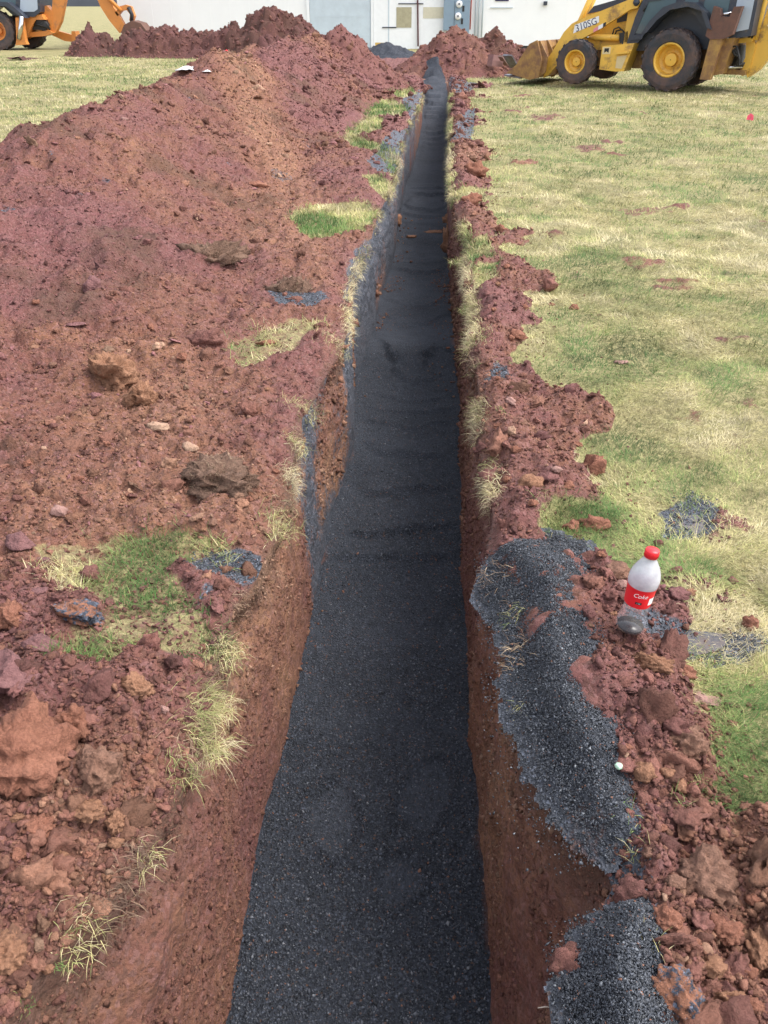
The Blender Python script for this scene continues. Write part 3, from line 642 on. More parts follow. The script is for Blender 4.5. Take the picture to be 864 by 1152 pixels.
V, Fc, A = stack(gl); tag(link('gravel_grains', mesh_np('rim_grains', V, Fc, A), MAT_GRAIN), 'thin scatter of dark stone chips in patches on soil and grass along both rims', 'gravel', kind='stuff')

ROCKN = [0]
def rock(name, label, px, py, wpx, hpx, mat, flat=.7, ang=.7, rough=.25, rz=None, sink=.34, sub=4, zbase=None, dents=10, group=None, cat=None, elong=1.0):
    ROCKN[0] += 1
    if name == 'soil_clod': ang = min(ang, .5); dents = 6; rough = max(rough, .28)
    p = hit(px, py+hpx*.25) if zbase is None else U(px, py, zbase)
    dpt = depth_of(p); w = wpx*dpt/F/2; ang_v = math.asin(min(1, HC*.9/np.linalg.norm(p-np.array([0, 0, HC]))))
    hgt = hpx*dpt/F/2
    V = rock_shape(400+ROCKN[0]*7, sub, ang, rough, dents)
    V = V/np.abs(V).max(0); zs = hgt*flat*1.15; ysz = min(max(hgt*1.0, w*.55), w*1.3)
    V = V*np.array([w*1.02, ysz*elong, zs])
    o = link(name, mesh_np(name, V, ICO[sub][1]), RM[mat], smooth=True)
    o.location = (p[0], p[1], p[2]+zs*(.5-sink)); o.rotation_euler = (random.uniform(-.15, .15), random.uniform(-.15, .15), (random.uniform(-.4, .4) if rz is None else rz))
    tag(o, label, cat or name.replace('_', ' '), group)
    if mat == 'sod':
        k = rng.integers(0, len(V), 2200); n_ = len(k); q = V[k]; up = q[:, 2] > -zs*.3; q = q[up]; n_ = len(q); mm = max(1, dpt/3)
        Vb, Fb, Ab = blades(q[:, 0], q[:, 1], q[:, 2], rng.uniform(.008, .026, n_)*mm**.5, np.full(n_, .0016)*mm**.8, rng.uniform(.2, 1.9, n_), np.arctan2(q[:, 1], q[:, 0])+rng.normal(0, .9, n_), np.clip(rng.normal(.62, .12, n_), 0, 1), bend=1.0)
        link('roots', mesh_np('roots', Vb, Fb, Ab), MAT_ROOT, o)
    return o
def blades(x, y, z, L, w, tilt, az, colr, bend=.5):
    n = len(x); d = np.stack([np.cos(az), np.sin(az)], -1); pn = np.stack([-np.sin(az), np.cos(az)], -1)
    t2 = tilt+bend*rng.uniform(.2, 1, n)
    p0 = np.stack([x, y, z], -1); h = L*.5
    p1 = p0+np.concatenate([d*(h*np.sin(tilt))[:, None], (h*np.cos(tilt))[:, None]], 1)
    p2 = p1+np.concatenate([d*(h*np.sin(t2))[:, None], (h*np.cos(t2))[:, None]], 1)
    wv = np.concatenate([pn*(w/2)[:, None], np.zeros((n, 1))], 1)
    V = np.stack([p0-wv, p0+wv, p1-wv*.8, p1+wv*.8, p2], 1).reshape(-1, 3)
    f = np.array([[0, 1, 3], [0, 3, 2], [2, 3, 4]]); Fc = (f[None]+(np.arange(n)*5)[:, None, None]).reshape(-1, 3)
    gg = np.clip(.48+1.0*fbm(x, y, 6, 4, 311)+.45*fbm(x, y, 1.6, 3, 312)+rng.normal(0, .24, n), 0, 1)
    A = np.stack([colr, gg, x*0, x*0], -1); return V, Fc, np.repeat(A, 5, 0)
rock('soil_clod', 'largest reddish boulder of clay at the left edge of the photo', 32, 832, 108, 118, 'red', .8, .8, .2, rz=.2)
rock('rock_slab', 'flat purple rock slab above the largest clay boulder at the left edge', 18, 750, 84, 62, 'purple', .6, 1.0, .12, rz=-.2, dents=14)
rock('rock_slab', 'thin purple red slab behind the flat purple rock at the left edge', 50, 722, 60, 34, 'purple', .5, 1.0, .12)
rock('soil_clod', 'smooth tan clay lump right of the largest clay boulder', 110, 850, 54, 78, 'brown', .7, .5, .15)
rock('soil_clod', 'crumbly brown lump above the smooth tan clay lump', 82, 808, 60, 58, 'red', .8, .5, .35)
rock('soil_clod', 'orange clod split in two below the near grass patch', 152, 768, 46, 40, 'orange', .8, .8, .3)
rock('soil_clod', 'wide orange clod lying between the tan lump and the bottom left corner', 98, 908, 50, 34, 'orange', .7, .8, .25)
rock('soil_clod', 'small round orange clod right of the wide orange clod', 134, 918, 26, 34, 'orange', .8, .6, .25)
rock('soil_clod', 'small orange clod just below the small round orange clod', 130, 945, 24, 18, 'orange', .7, .6, .25, sub=3)
rock('soil_clod', 'orange clod cut by the left edge near the bottom corner of the photo', 12, 1062, 44, 66, 'orange', .7, .8, .25)
rock('soil_clod', 'reddish lump beneath the largest boulder near the left edge', 45, 925, 46, 40, 'red', .7, .7, .35)
rock('soil_clod', 'big orange brown clod standing on the middle of the long heap', 128, 418, 60, 62, 'orange', .9, .6, .35)
rock('soil_clod', 'narrow orange clod leaning on the big orange brown clod of the heap', 160, 440, 34, 56, 'orange', .8, .6, .3)
rock('rock', 'blocky purple brown rock on the heap below the matted sod', 232, 378, 52, 36, 'darkred', .8, .9, .2)
rock('rock', 'purple red square rock on the upper left slope of the heap', 103, 318, 26, 26, 'purple', .8, .9, .2, sub=3)
rock('rock', 'pale pinkish round stone at the foot of the heap', 66, 576, 22, 18, 'pinkish', .8, .7, .12, sub=3)
rock('rock', 'purple stone at the left edge beside the pale pinkish stone', 20, 604, 42, 32, 'purple', .7, .8, .15, sub=3)
rock('rock', 'dark red wedge stone standing in the near grass patch', 104, 645, 30, 26, 'darkred', .9, 1.0, .15, sub=3)
rock('rock', 'flat purple stone lying on the top left corner of the near grass patch', 47, 630, 22, 12, 'purple', .5, .9, .1, sub=3)
rock('soil_clod', 'wide orange clod speckled with gravel in the near grass patch', 92, 682, 74, 42, 'gravelly', .6, .7, .3)
rock('rock', 'dark purple slab left of the gravel speckled clod', 42, 664, 34, 16, 'purple', .6, .9, .15, sub=3)
rock('soil_clod', 'red clod at the left edge above the purple slab', 12, 690, 40, 44, 'red', .7, .6, .3)
rock('sod_clump', 'large brown sod clump matted with roots near the left rim', 248, 520, 104, 80, 'sod', .55, .3, .5, sink=.55)
rock('sod_clump', 'wide brown sod clump matted with roots high on the heap', 238, 276, 104, 44, 'sod', 1.0, .3, .5, sink=.8)
rock('sod_clump', 'brown sod clump between the heap and the left rim', 330, 318, 66, 36, 'sod', 1.0, .3, .5, sub=3, sink=.7)
rock('rock', 'pale tan stone below the big orange brown clod', 177, 481, 30, 16, 'pale', .7, .8, .15, sub=3)
rock('rock', 'small pale orange stone left of the brown sod clump', 215, 502, 24, 16, 'pale', .7, .8, .2, sub=3)
rock('rock', 'thin grey purple flake of shale on the left part of the heap', 85, 363, 26, 8, 'purple', .4, 1.0, .1, sub=3)
rock('rock', 'pale stone on the upper heap close to its skyline', 140, 133, 11, 7, 'pinkish', .6, .9, .1, sub=3)
rock('rock', 'flat red stone on the soil halfway between sod clump and left rim', 300, 385, 26, 14, 'red', .6, .8, .2, sub=3)
rock('rock', 'red slab on the heap slope level with the far grass patch', 290, 205, 26, 18, 'red', .5, .9, .2, sub=3)
rock('soil_clod', 'large brown wedge of clay on the berm below the bottle', 772, 828, 66, 50, 'brown', .8, .95, .15, rz=-.5)
rock('soil_clod', 'crumbly orange clod just below the bottle', 735, 742, 54, 34, 'orange', .7, .5, .4)
rock('soil_clod', 'crumbly red clod right of and below the bottle', 768, 752, 36, 26, 'red', .7, .5, .4, sub=3)
rock('rock_slab', 'pinkish flat slab above the large brown wedge of clay', 790, 783, 48, 20, 'pinkish', .5, .9, .2, sub=3)
rock('soil_clod', 'orange clod with a hollow left of the two broken pieces', 722, 868, 34, 32, 'orange', .7, .6, .3, sub=3)
rock('soil_clod', 'broken orange piece below the large brown wedge of clay', 752, 866, 24, 18, 'orange', .7, .9, .2, sub=3)
rock('soil_clod', 'long broken orange piece under the other broken piece', 763, 882, 20, 26, 'orange', .6, .9, .2, sub=3)
rock('soil_clod', 'large smooth brown mound of clay on the right berm beside the lawn edge', 795, 965, 72, 84, 'brown', .5, .4, .15, sink=.4)
rock('soil_clod', 'clay clod spotted with gravel beside the bottom gravel spill', 762, 1108, 66, 72, 'gravelly', .7, .7, .25)
rock('soil_clod', 'orange clod cut by the right edge above the bottom corner', 852, 1062, 46, 52, 'orange', .7, .7, .25)
rock('soil_clod', 'pinkish red clod left of the smooth mound and above the bottom gravel spill', 752, 1030, 44, 36, 'red', .7, .6, .25)
rock('soil_clod', 'rounded orange clod in the bottom right corner of the photo', 820, 1118, 42, 40, 'orange', .7, .6, .3)
rock('soil_clod', 'red clod above the bottom right corner clod', 815, 1040, 50, 34, 'red', .7, .6, .3)
rock('soil_clod', 'orange clod at the bottom beside the gravel spotted clod', 800, 1088, 32, 28, 'orange', .8, .6, .3, sub=3)
rock('soil_clod', 'small red clod alone at the lawn edge low on the right', 846, 1012, 20, 16, 'red', .8, .6, .3, sub=3)
rock('soil_clod', 'crumbly red clod behind the tip of the gravel spill', 668, 588, 40, 26, 'red', .9, .4, .4, sub=3)
rock('soil_clod', 'smaller red clod left of the crumbly clod behind the gravel spill', 644, 592, 22, 18, 'red', .9, .4, .4, sub=3)
rock('soil_clod', 'small red clod where the wet patch meets the right edge', 842, 700, 22, 20, 'red', .9, .4, .4, sub=3)
rock('soil_clod', 'crumbly brown clod leaning behind the bottle', 692, 640, 44, 30, 'brown', .8, .5, .4, sub=3)
rock('soil_clod', 'red clod jutting from the berm onto the lawn', 668, 522, 38, 32, 'red', .9, .4, .4, sub=3)
rock('soil_clod', 'orange clod on the right rim above the overhang', 596, 540, 34, 26, 'orange', .8, .5, .35, sub=3)
rock('soil_clod', 'round soil ball lying on the lawn beside the far berm', 564, 257, 18, 12, 'red', 1.0, .4, .4, sub=3)
rock('soil_clod', 'heaped dark red clod on the far right rim', 535, 193, 30, 22, 'red', 1.0, .3, .5, sub=3)
rock('soil_clod', 'dark red clod just nearer than the heaped one on the far right rim', 530, 222, 28, 16, 'red', .9, .3, .5, sub=3)
rock('soil_clod', 'red clod nearest the lawn stone on the right rim', 582, 376, 26, 12, 'red', .9, .4, .4, sub=3)
rock('soil_clod', 'orange clay fallen onto the gravel from the right trench wall', 505, 250, 16, 14, 'orange', 1.0, .5, .4, sub=3, zbase=-.62)
rock('soil_clod', 'long orange clay clump at the foot of the right trench wall', 503, 276, 14, 40, 'orange', 1.0, .5, .4, sub=3, zbase=-.66)
rock('soil_clod', 'flat orange clay crumb in the middle of the far trench floor', 488, 262, 24, 7, 'orange', .6, .5, .4, sub=3, zbase=-.78)
rock('soil_clod', 'orange clay clump at the foot of the left trench wall', 447, 250, 12, 16, 'orange', 1.0, .5, .4, sub=3, zbase=-.66)
rock('soil_clod', 'small orange clay crumb beside the left clump on the trench floor', 463, 267, 14, 6, 'orange', .6, .5, .4, sub=3, zbase=-.78)
rock('soil_clod', 'tiny red crumb on the gravel near the right trench wall', 504, 392, 5, 4, 'red', .8, .5, .3, sub=2, zbase=-.78)
# more medium clods, told apart only by where they lie: one shared label per bunch
BUNCH = [('red brown clod among the others in the bottom left rubble', 'clods in the bottom left rubble', [(20,960,30),(60,985,26),(95,1000,20),(40,1030,26),(85,1040,24),(28,1110,30),(120,985,18),(70,960,20),(165,850,22),(185,800,20),(205,780,18),(150,880,18),(20,920,26),(75,890,20),(140,830,24),(175,900,14),(100,960,18),(55,1090,18),(110,1030,14),(195,740,16)]),
         ('red clod among the others on the right berm between bottle and bottom corner', 'clods on the right berm', [(705,760,20),(690,720,16),(715,790,18),(740,800,22),(725,830,18),(705,840,14),(745,930,20),(730,960,22),(780,900,20),(760,990,30),(715,995,22),(790,1015,26),(840,1090,30),(780,1060,22),(850,1130,30),(700,655,24),(760,640,22),(775,665,18),(675,625,18),(740,610,16),(780,1140,26),(735,900,14),(690,690,14)]),
         ('small red clod among the others along the middle of the right rim', 'clods along the middle right rim', [(575,450,18),(590,475,20),(610,500,20),(580,505,16),(625,530,20),(560,480,14),(600,565,20),(640,545,18),(570,540,16),(560,425,12),(650,500,18),(590,430,14),(570,300,12),(560,320,12),(590,345,14),(555,350,10),(620,342,12),(645,345,16),(575,380,12)]),
         ('small stone or clod among the others on the lower heap and its foot', 'clods at the heap foot', [(30,520,18),(90,540,16),(150,560,14),(200,570,16),(120,500,14),(60,480,14),(240,590,16),(180,590,12),(280,560,14),(20,560,16),(110,585,12),(200,440,14),(250,430,14),(280,470,14),(205,400,16),(170,370,14),(60,410,14),(130,360,12),(40,340,12),(300,440,12),(270,340,12),(310,530,12),(290,600,10),(230,600,10),(170,620,10)])]
for label, grp, L in BUNCH:
    for (px, py, s) in L:
        mt = random.choice(['red', 'red', 'orange', 'darkred', 'brown', 'pinkish' if random.random() < .3 else 'red'])
        rock('soil_clod', label, px, py, s*random.uniform(.65, .95), s*random.uniform(.5, .75), mt, .8, .7, .3, sub=3, group=grp)

# ------------------------------------------------------------------ grass
def gtone(x, y, k=.0):
    return np.clip(.48+.9*fbm(x, y*.7, 1.0, 3, 301)+1.25*fbm(x, y, 3.2, 4, 302)+k+rng.normal(0, .17, np.shape(x)), 0, 1)
def lawn_right(n, y0, y1, xmax):
    y = np.exp(rng.uniform(np.log(y0), np.log(y1), n)); x = rng.random(n)*(xmax(y)-xrr(y))+xrr(y)
    s, g, t = masks(x, y); bare = sst(.30, .5, fbm(x, y, 2.1, 4, 303))
    k = (rng.random(n) < (1-s)*(1-.6*g)*(1-.75*bare)) & ((pdist(SP1, x, y) < 0)); x, y = x[k], y[k]; n = len(x)
    sc = np.clip(y/3.2, .8, 9)
    mat = fbm(x, y, 1.7, 3, 304)
    L = rng.uniform(.022, .055, n)*sc**.35*(1+.3*mat); w = rng.uniform(.0011, .0022, n)*sc**.85
    az = fbm(x, y, 2.5, 2, 305)*5+rng.normal(0, 1.0, n); tilt = np.clip(rng.normal(1.05, .3, n), .1, 1.45)
    return blades(x, y, topg(x, y)-.002, L, w, tilt, az, gtone(x, y))
xm = lambda y: .55*y+1.0+.0*y
parts = [lawn_right(250000, 1.2, 9, xm), lawn_right(120000, 9, 34, lambda y: .5*y+1)]
V, Fc, A = stack(parts); tag(link('grass', mesh_np('lawn_grass', V, Fc, A), MAT_GRASS), 'short straw and green lawn grass right of the trench', 'grass', kind='stuff')
n = 90000; y = np.exp(rng.uniform(np.log(6), np.log(34), n)); x = np.interp(y, HY, HLX)-.1-rng.random(n)*(.32*y+1)
s, g, t = masks(x, y); k = rng.random(n) < 1-s; x, y = x[k], y[k]; n = len(x); sc = np.clip(y/3.2, 1, 9)
V, Fc, A = blades(x, y, topg(x, y), rng.uniform(.025, .05, n)*sc**.35, rng.uniform(.0012, .0024, n)*sc**.85, np.clip(rng.normal(1.0, .3, n), .1, 1.4), rng.uniform(0, 6.28, n), gtone(x, y, -.05))
tag(link('grass', mesh_np('left_grass', V, Fc, A), MAT_GRASS), 'short lawn grass beyond the long soil heap on the left', 'grass', kind='stuff')
GL = ['grass patch with straw on the soil left of the trench, nearest one', 'bright green square grass patch on the left rim halfway along', 'small green turf lump beside the far left rim', 'strip of grass on the far left rim',
      'thin sparse grass between heap and left rim', 'pale grass at the farthest left rim', 'pale tuft of grass hanging from the left rim below the sod clump', 'grass behind the tip of the gravel spill', 'grass on the far right rim beside the dark clod',
      'grass on the right rim level with the far grass patch', 'grass hanging over the right rim midway', 'dry grass fringe on the left rim behind the turf lump', 'dry grass fringe on the left rim above the bright patch']
for i, P_ in enumerate(GP):
    P2 = np.array(P_); lo, hi = P2.min(0), P2.max(0); ar = (hi[0]-lo[0])*(hi[1]-lo[1]); ym = P2[:, 1].mean(); sc = max(1, ym/2.6)
    n = int(min(16000, ar*(26000 if i in (0, 1, 7) else 15000)/sc**1.3)); x = rng.uniform(lo[0]-.03, hi[0]+.03, n); y = rng.uniform(lo[1]-.03, hi[1]+.03, n)
    k = (pdist(P2, x, y)+.07*fbm(x, y, 9, 3, 306)+.01*rng.normal(size=n) > .0) & ((x < xrl(y)+.01) | (x > xrr(y)-.01))
    if i in (0, 4): k &= fbm(x, y, 7, 4, 309)+.2*rng.normal(size=n) > (.0 if i == 0 else .08)
    x, y = x[k], y[k]; n = len(x)
    if n < 10: continue
    V, Fc, A = blades(x, y, topg(x, y)-.003, rng.uniform(.025, .07, n)*sc**.3, rng.uniform(.0012, .0024, n)*sc**.8, np.clip(rng.normal(.95, .35, n), .05, 1.4), rng.uniform(0, 6.28, n), gtone(x, y, -.12 if i in (0, 1, 2) else .05))
    tag(link('grass', mesh_np('patch_grass', V, Fc, A), MAT_GRASS), GL[i], 'grass', kind='stuff')
def fringe(n, side, y0, y1, L0, mat, label, tone, cut):
    y = np.exp(rng.uniform(np.log(y0), np.log(y1), n)); k = fbm(y, y*0+side*3, 2.2, 3, 321)+.25*fbm(y, y*0, 9, 2, 322) > cut; y = y[k]; n = len(y)
    xr0 = xrl(y) if side < 0 else xrr(y); back = np.abs(rng.normal(0, .025, n)); x = xr0+side*back; z = topg(x, y)-.003
    low = rng.random(n) < .35; z = np.where(low, z-rng.uniform(.01, .09, n), z); x = np.where(low, xr0-side*.006, x); m_ = np.clip(y/2.6, 1, 9)
    V, Fc, A = blades(x, y, z, rng.uniform(.4, 1.3, n)*L0*m_**.3, rng.uniform(.0011, .0022, n)*m_**.85, np.clip(rng.normal(1.2, .4, n), .2, 2.2), (0 if side < 0 else math.pi)+rng.normal(0, .8, n), np.clip(tone+.5*fbm(y, y*0, 1.4, 2, 323)+rng.normal(0, .15, n), 0, 1), bend=1.2)
    tag(link('grass', mesh_np('rim_fringe', V, Fc, A), mat), label, 'grass', kind='stuff')
fringe(9000, -1, 1.3, 20, .06, MAT_GRASS, 'straw fringe hanging over the left rim of the trench', .72, .05)
fringe(12000, 1, 2.6, 20, .06, MAT_GRASS, 'straw fringe hanging over the right rim of the trench', .66, -.05)
fringe(5000, -1, 1.1, 20, .05, MAT_ROOT, 'brown root fibres along the left rim of the trench', .5, -.1)
fringe(6000, 1, 1.9, 20, .05, MAT_ROOT, 'brown root fibres along the right rim of the trench', .5, -.1)
# tufts that hang over the rims: things of their own
def tuft(label, px, py, wpx, n, L0, straw, az0, spread=1.2, hang=.7, z=.01):
    c = U(px, py, z); w = wpx*depth_of(c)/F; m_ = math.sqrt(max(depth_of(c)/2.4, 1))
    x = np.clip(rng.normal(0, w*.30, n), -.55*w, .55*w); y = np.clip(rng.normal(0, w*.38, n), -.7*w, .7*w)
    zz = np.maximum(topg(x+c[0], y+c[1]), -.05)-c[2]; zz = np.where(((x+c[0]) > xrl(y+c[1])) & ((x+c[0]) < xrr(y+c[1])), -.03, zz)
    V, Fc, A = blades(x, y, zz, rng.uniform(.25, 1.1, n)*L0*.75, rng.uniform(.0009, .0017, n)*m_, np.clip(rng.normal(1.1, .45, n), .1, 2.2), az0+rng.normal(0, spread, n), np.clip(rng.normal(straw*.86, .2, n), 0, 1), bend=hang*1.8)
    o = link('grass_tuft', mesh_np('grass_tuft', V, Fc, A), MAT_GRASS); o.location = c
    return tag(o, label, 'grass tuft', 'grass tufts on the trench rims')
tuft('pale straw tuft sticking out over the left rim beside the middle of the floor', 374, 392, 38, 260, .09, .85, 0, 1.3)
tuft('brown straw tuft hanging down the left wall below the pale one', 340, 462, 40, 240, .09, .75, -.3)
tuft('second hanging straw tuft lower down the left rim', 333, 500, 26, 160, .09, .7, -.3)
tuft('yellow green tuft on the left rim left of the narrow orange wall', 314, 590, 44, 260, .09, .68, 0, 1.6)
tuft('long pale tuft hanging over the left rim below the near grass patch', 250, 730, 36, 260, .10, .82, -.4, 1.0, 1.0)
tuft('pale dry tuft draped over the left rim beside the near clods', 243, 790, 30, 230, .10, .85, -.4, 1.0, 1.0)
tuft('dry tuft with long root strands on the left rim', 238, 835, 28, 180, .13, .85, -.5, .9, 1.2)
tuft('green and straw tuft on the left rim with a shadowed hollow', 208, 862, 30, 120, .09, .5, -1.2, .8)
tuft('thin straw tuft on the left rim above the bottom left corner', 165, 955, 26, 60, .08, .8, -.8)
tuft('straw tuft lying along the lowest part of the left rim', 85, 1052, 44, 110, .08, .82, -.3)
tuft('tiny green sprout at the bottom left corner', 66, 1078, 12, 26, .03, .1, 0, 3, .3)
tuft('tiny green weed under the straw tuft at the bottom left', 28, 1120, 14, 30, .03, .1, 0, 3, .3)
tuft('dry roots hanging from the overhang under the gravel spill', 578, 700, 20, 90, .10, .6, 3.6, .5, 1.2)
tuft('dry straw hanging under the gravel spill, lower bunch', 588, 800, 18, 90, .08, .7, 3.6, .5, 1.2)
tuft('straw bits lying on the bottom gravel spill', 728, 1065, 24, 40, .06, .85, 0, 3, .3, .1)
tuft('green grass sprig on soil right of the gravel spill', 702, 918, 30, 34, .07, .3, 0, 3, .6, .06)
tuft('green sprig standing on the berm below the broken clods', 765, 905, 16, 26, .06, .25, 0, 3, .3, .06)
tuft('straw wisp on the berm between the two gravel spills', 718, 958, 22, 26, .06, .85, 0, 3, .4, .06)
tuft('leafy green sprig on the right rim midway along', 566, 472, 14, 26, .07, .35, 0, 3, .4, .05)
tuft('straw and green wisp hanging from the right rim above the overhang', 552, 528, 22, 40, .11, .5, 3.3, .9, 1.0)
tuft('pale grass fringe over the far right rim', 516, 292, 16, 120, .11, .6, 3.3, 1.2)
tuft('green and straw tuft over the right rim level with the wall hollows', 530, 345, 22, 160, .11, .5, 3.3, 1.2)
tuft('straw tuft on the right rim just beyond the near clods', 540, 392, 24, 160, .10, .8, 3.3, 1.2)
tuft('green tuft left of the grass behind the gravel tip', 618, 598, 34, 220, .08, .45, 3.3, 1.4)
tuft('green tuft right of the wet patch below the bottle', 800, 745, 50, 300, .07, .4, 0, 3)
tuft('green clump on the lawn edge beside the brown wedge', 822, 812, 40, 260, .07, .35, 0, 3)

# ------------------------------------------------------------------ wet patch puddles (thin water among the grass)
def puddle(label, pts, zoff=.004):
    P_ = [U(a, b, .03) for a, b in pts]; zz = float(np.mean([topg(np.array([p[0]]), np.array([p[1]]))[0] for p in P_]))+zoff
    bm = bmesh.new(); n = 90; c = np.mean(P_, 0); k = len(P_)
    vs = []
    for i in range(n):
        t = i/n*k; a = int(t); f = t-a; p = P_[a]*(1-f)+P_[(a+1) % k]*f; p = c+(p-c)*(1+.35*float(fbm(np.array([p[0]*9]), np.array([p[1]*9]), 2, 3, 700)[0])); vs.append(bm.verts.new((p[0], p[1], zz)))
    bm.faces.new(vs); me = bpy.data.meshes.new('puddle'); bm.to_mesh(me); bm.free(); o = link('puddle', me, MAT_WET); return tag(o, label, 'puddle', kind='structure')
m = M('puddle_water'); m.P(Base_Color=m.mix(m.ramp(m.noise(14, 5, .7), [(.4, 0.0), (.6, 1.0)]), (.055, .058, .068), (.11, .085, .078)), Roughness=.34, Normal=m.bump(m.noise(25, 3, .6), .004, .5)); MAT_WET = m.m
puddle('wet blue grey patch beside the bottle', [(735,712),(750,700),(790,704),(812,706),(822,716),(800,730),(760,726)], -.004)
puddle('small blue puddle in the lawn', [(762,584),(776,568),(796,572),(796,590),(770,598)], -.004)
puddle('shallow wet patch at the right end of the bottle streak', [(826,712),(848,704),(868,712),(850,726)], -.004)

# ------------------------------------------------------------------ small shape builders
def bm_link(name, bm, mat, parent=None, smooth=False, bevel=0.0):
    if bevel: bmesh.ops.bevel(bm, geom=[e for e in bm.edges if len(e.link_faces) == 2 and e.calc_face_angle(0) > .5], offset=bevel, segments=2, affect='EDGES', clamp_overlap=True)
    bmesh.ops.recalc_face_normals(bm, faces=bm.faces); me = bpy.data.meshes.new(name); bm.to_mesh(me); bm.free()
    return link(name, me, mat, parent, smooth)
def prism_bm(bm, pts, y0, y1):
    a = [bm.verts.new((x, y0, z)) for x, z in pts]; b = [bm.verts.new((x, y1, z)) for x, z in pts]; n = len(pts)
    bm.faces.new(a); bm.faces.new(b[::-1])
    for i in range(n): bm.faces.new((a[i], b[i], b[(i+1) % n], a[(i+1) % n]))
def tube_bm(bm, pts, r, seg=10, cap=True):
    pts = [Vector(p) for p in pts]; rings = []
    for i, p in enumerate(pts):
        t = (pts[min(i+1, len(pts)-1)]-pts[max(i-1, 0)]).normalized(); u = t.orthogonal().normalized() if i == 0 else (u-t*u.dot(t)).normalized(); v_ = t.cross(u)
        rr = r[i] if isinstance(r, (list, tuple)) else r
        rings.append([bm.verts.new(p+(u*math.cos(a)+v_*math.sin(a))*rr) for a in [k*2*math.pi/seg for k in range(seg)]])
    for a, b in zip(rings, rings[1:]):
        for k in range(seg): bm.faces.new((a[k], a[(k+1) % seg], b[(k+1) % seg], b[k]))
    if cap: bm.faces.new(rings[0][::-1]); bm.faces.new(rings[-1])
def lathe_bm(bm, prof, seg=40, axis='z', off=(0, 0, 0), close=False):
    rings = []
    for r, h in prof:
        ring = []
        for k in range(seg):
            a = k*2*math.pi/seg; c, s_ = r*math.cos(a), r*math.sin(a)
            p = (c, s_, h) if axis == 'z' else (c, h, s_)
            ring.append(bm.verts.new((p[0]+off[0], p[1]+off[1], p[2]+off[2])))
        rings.append(ring)
    pr = list(zip(rings, rings[1:]))+([(rings[-1], rings[0])] if close else [])
    for a, b in pr:
        for k in range(seg): bm.faces.new((a[k], a[(k+1) % seg], b[(k+1) % seg], b[k]))
    return rings
def box_bm(bm, x0, x1, y0, y1, z0, z1): prism_bm(bm, [(x0, z0), (x1, z0), (x1, z1), (x0, z1)], y0, y1)
def text_mesh(s, size, ext=.0):
    cu = bpy.data.curves.new('t', 'FONT'); cu.body = s; cu.size = size; cu.extrude = ext; cu.align_x = 'CENTER'; cu.align_y = 'CENTER'; cu.resolution_u = 3
    o = bpy.data.objects.new('t', cu); COL.objects.link(o); bpy.context.view_layer.update()
    dg = bpy.context.evaluated_depsgraph_get(); me = bpy.data.meshes.new_from_object(o.evaluated_get(dg)); bpy.data.objects.remove(o); return me

YEL = simple('yellow_machine_paint', (.78, .46, .07), .42, var=.2, sc=3, dirt=(.20, .11, .06), dirt_amt=.35)
YELD = simple('muddy_yellow_paint', (.42, .24, .06), .6, var=.4, sc=5, dirt=(.16, .075, .045), dirt_amt=1.1)
ORP = simple('orange_machine_paint', (.62, .23, .05), .45, var=.2, sc=3, dirt=(.25, .12, .07), dirt_amt=.3)
CHAR = simple('charcoal_paint', (.036, .043, .062), .4, var=.3, dirt=(.10, .08, .07), dirt_amt=.3)
BLK = simple('black_rubber_hose', (.018, .018, .02), .6)
TYRE = simple('muddy_tyre_rubber', (.035, .037, .045), .8, sc=4, dirt=(.12, .07, .055), dirt_amt=.9)
RUST = simple('rusty_muddy_steel', (.16, .075, .055), .75, sc=7, dirt=(.09, .05, .04), dirt_amt=.9)
STEEL = simple('worn_grey_steel', (.22, .24, .28), .45, metal=.5, sc=5, dirt=(.12, .08, .07), dirt_amt=.9)
GLASS = simple('dark_cab_glass', (.09, .14, .16), .06, spec=.9, var=.3, sc=1.5)
GLASSL = simple('bright_cab_glass', (.42, .48, .56), .12, spec=.8, var=.2, sc=1.5)
CHROME = simple('chrome_rod', (.7, .7, .72), .15, metal=1)
WHITE = simple('white_decal', (.8, .8, .8), .5, var=.05)
NAVY = simple('navy_lettering', (.03, .035, .10), .5, var=0)
PINKD = simple('pink_decal', (.7, .25, .3), .5, var=0)
CREAM = simple('cream_decal', (.7, .55, .3), .5, var=.2)

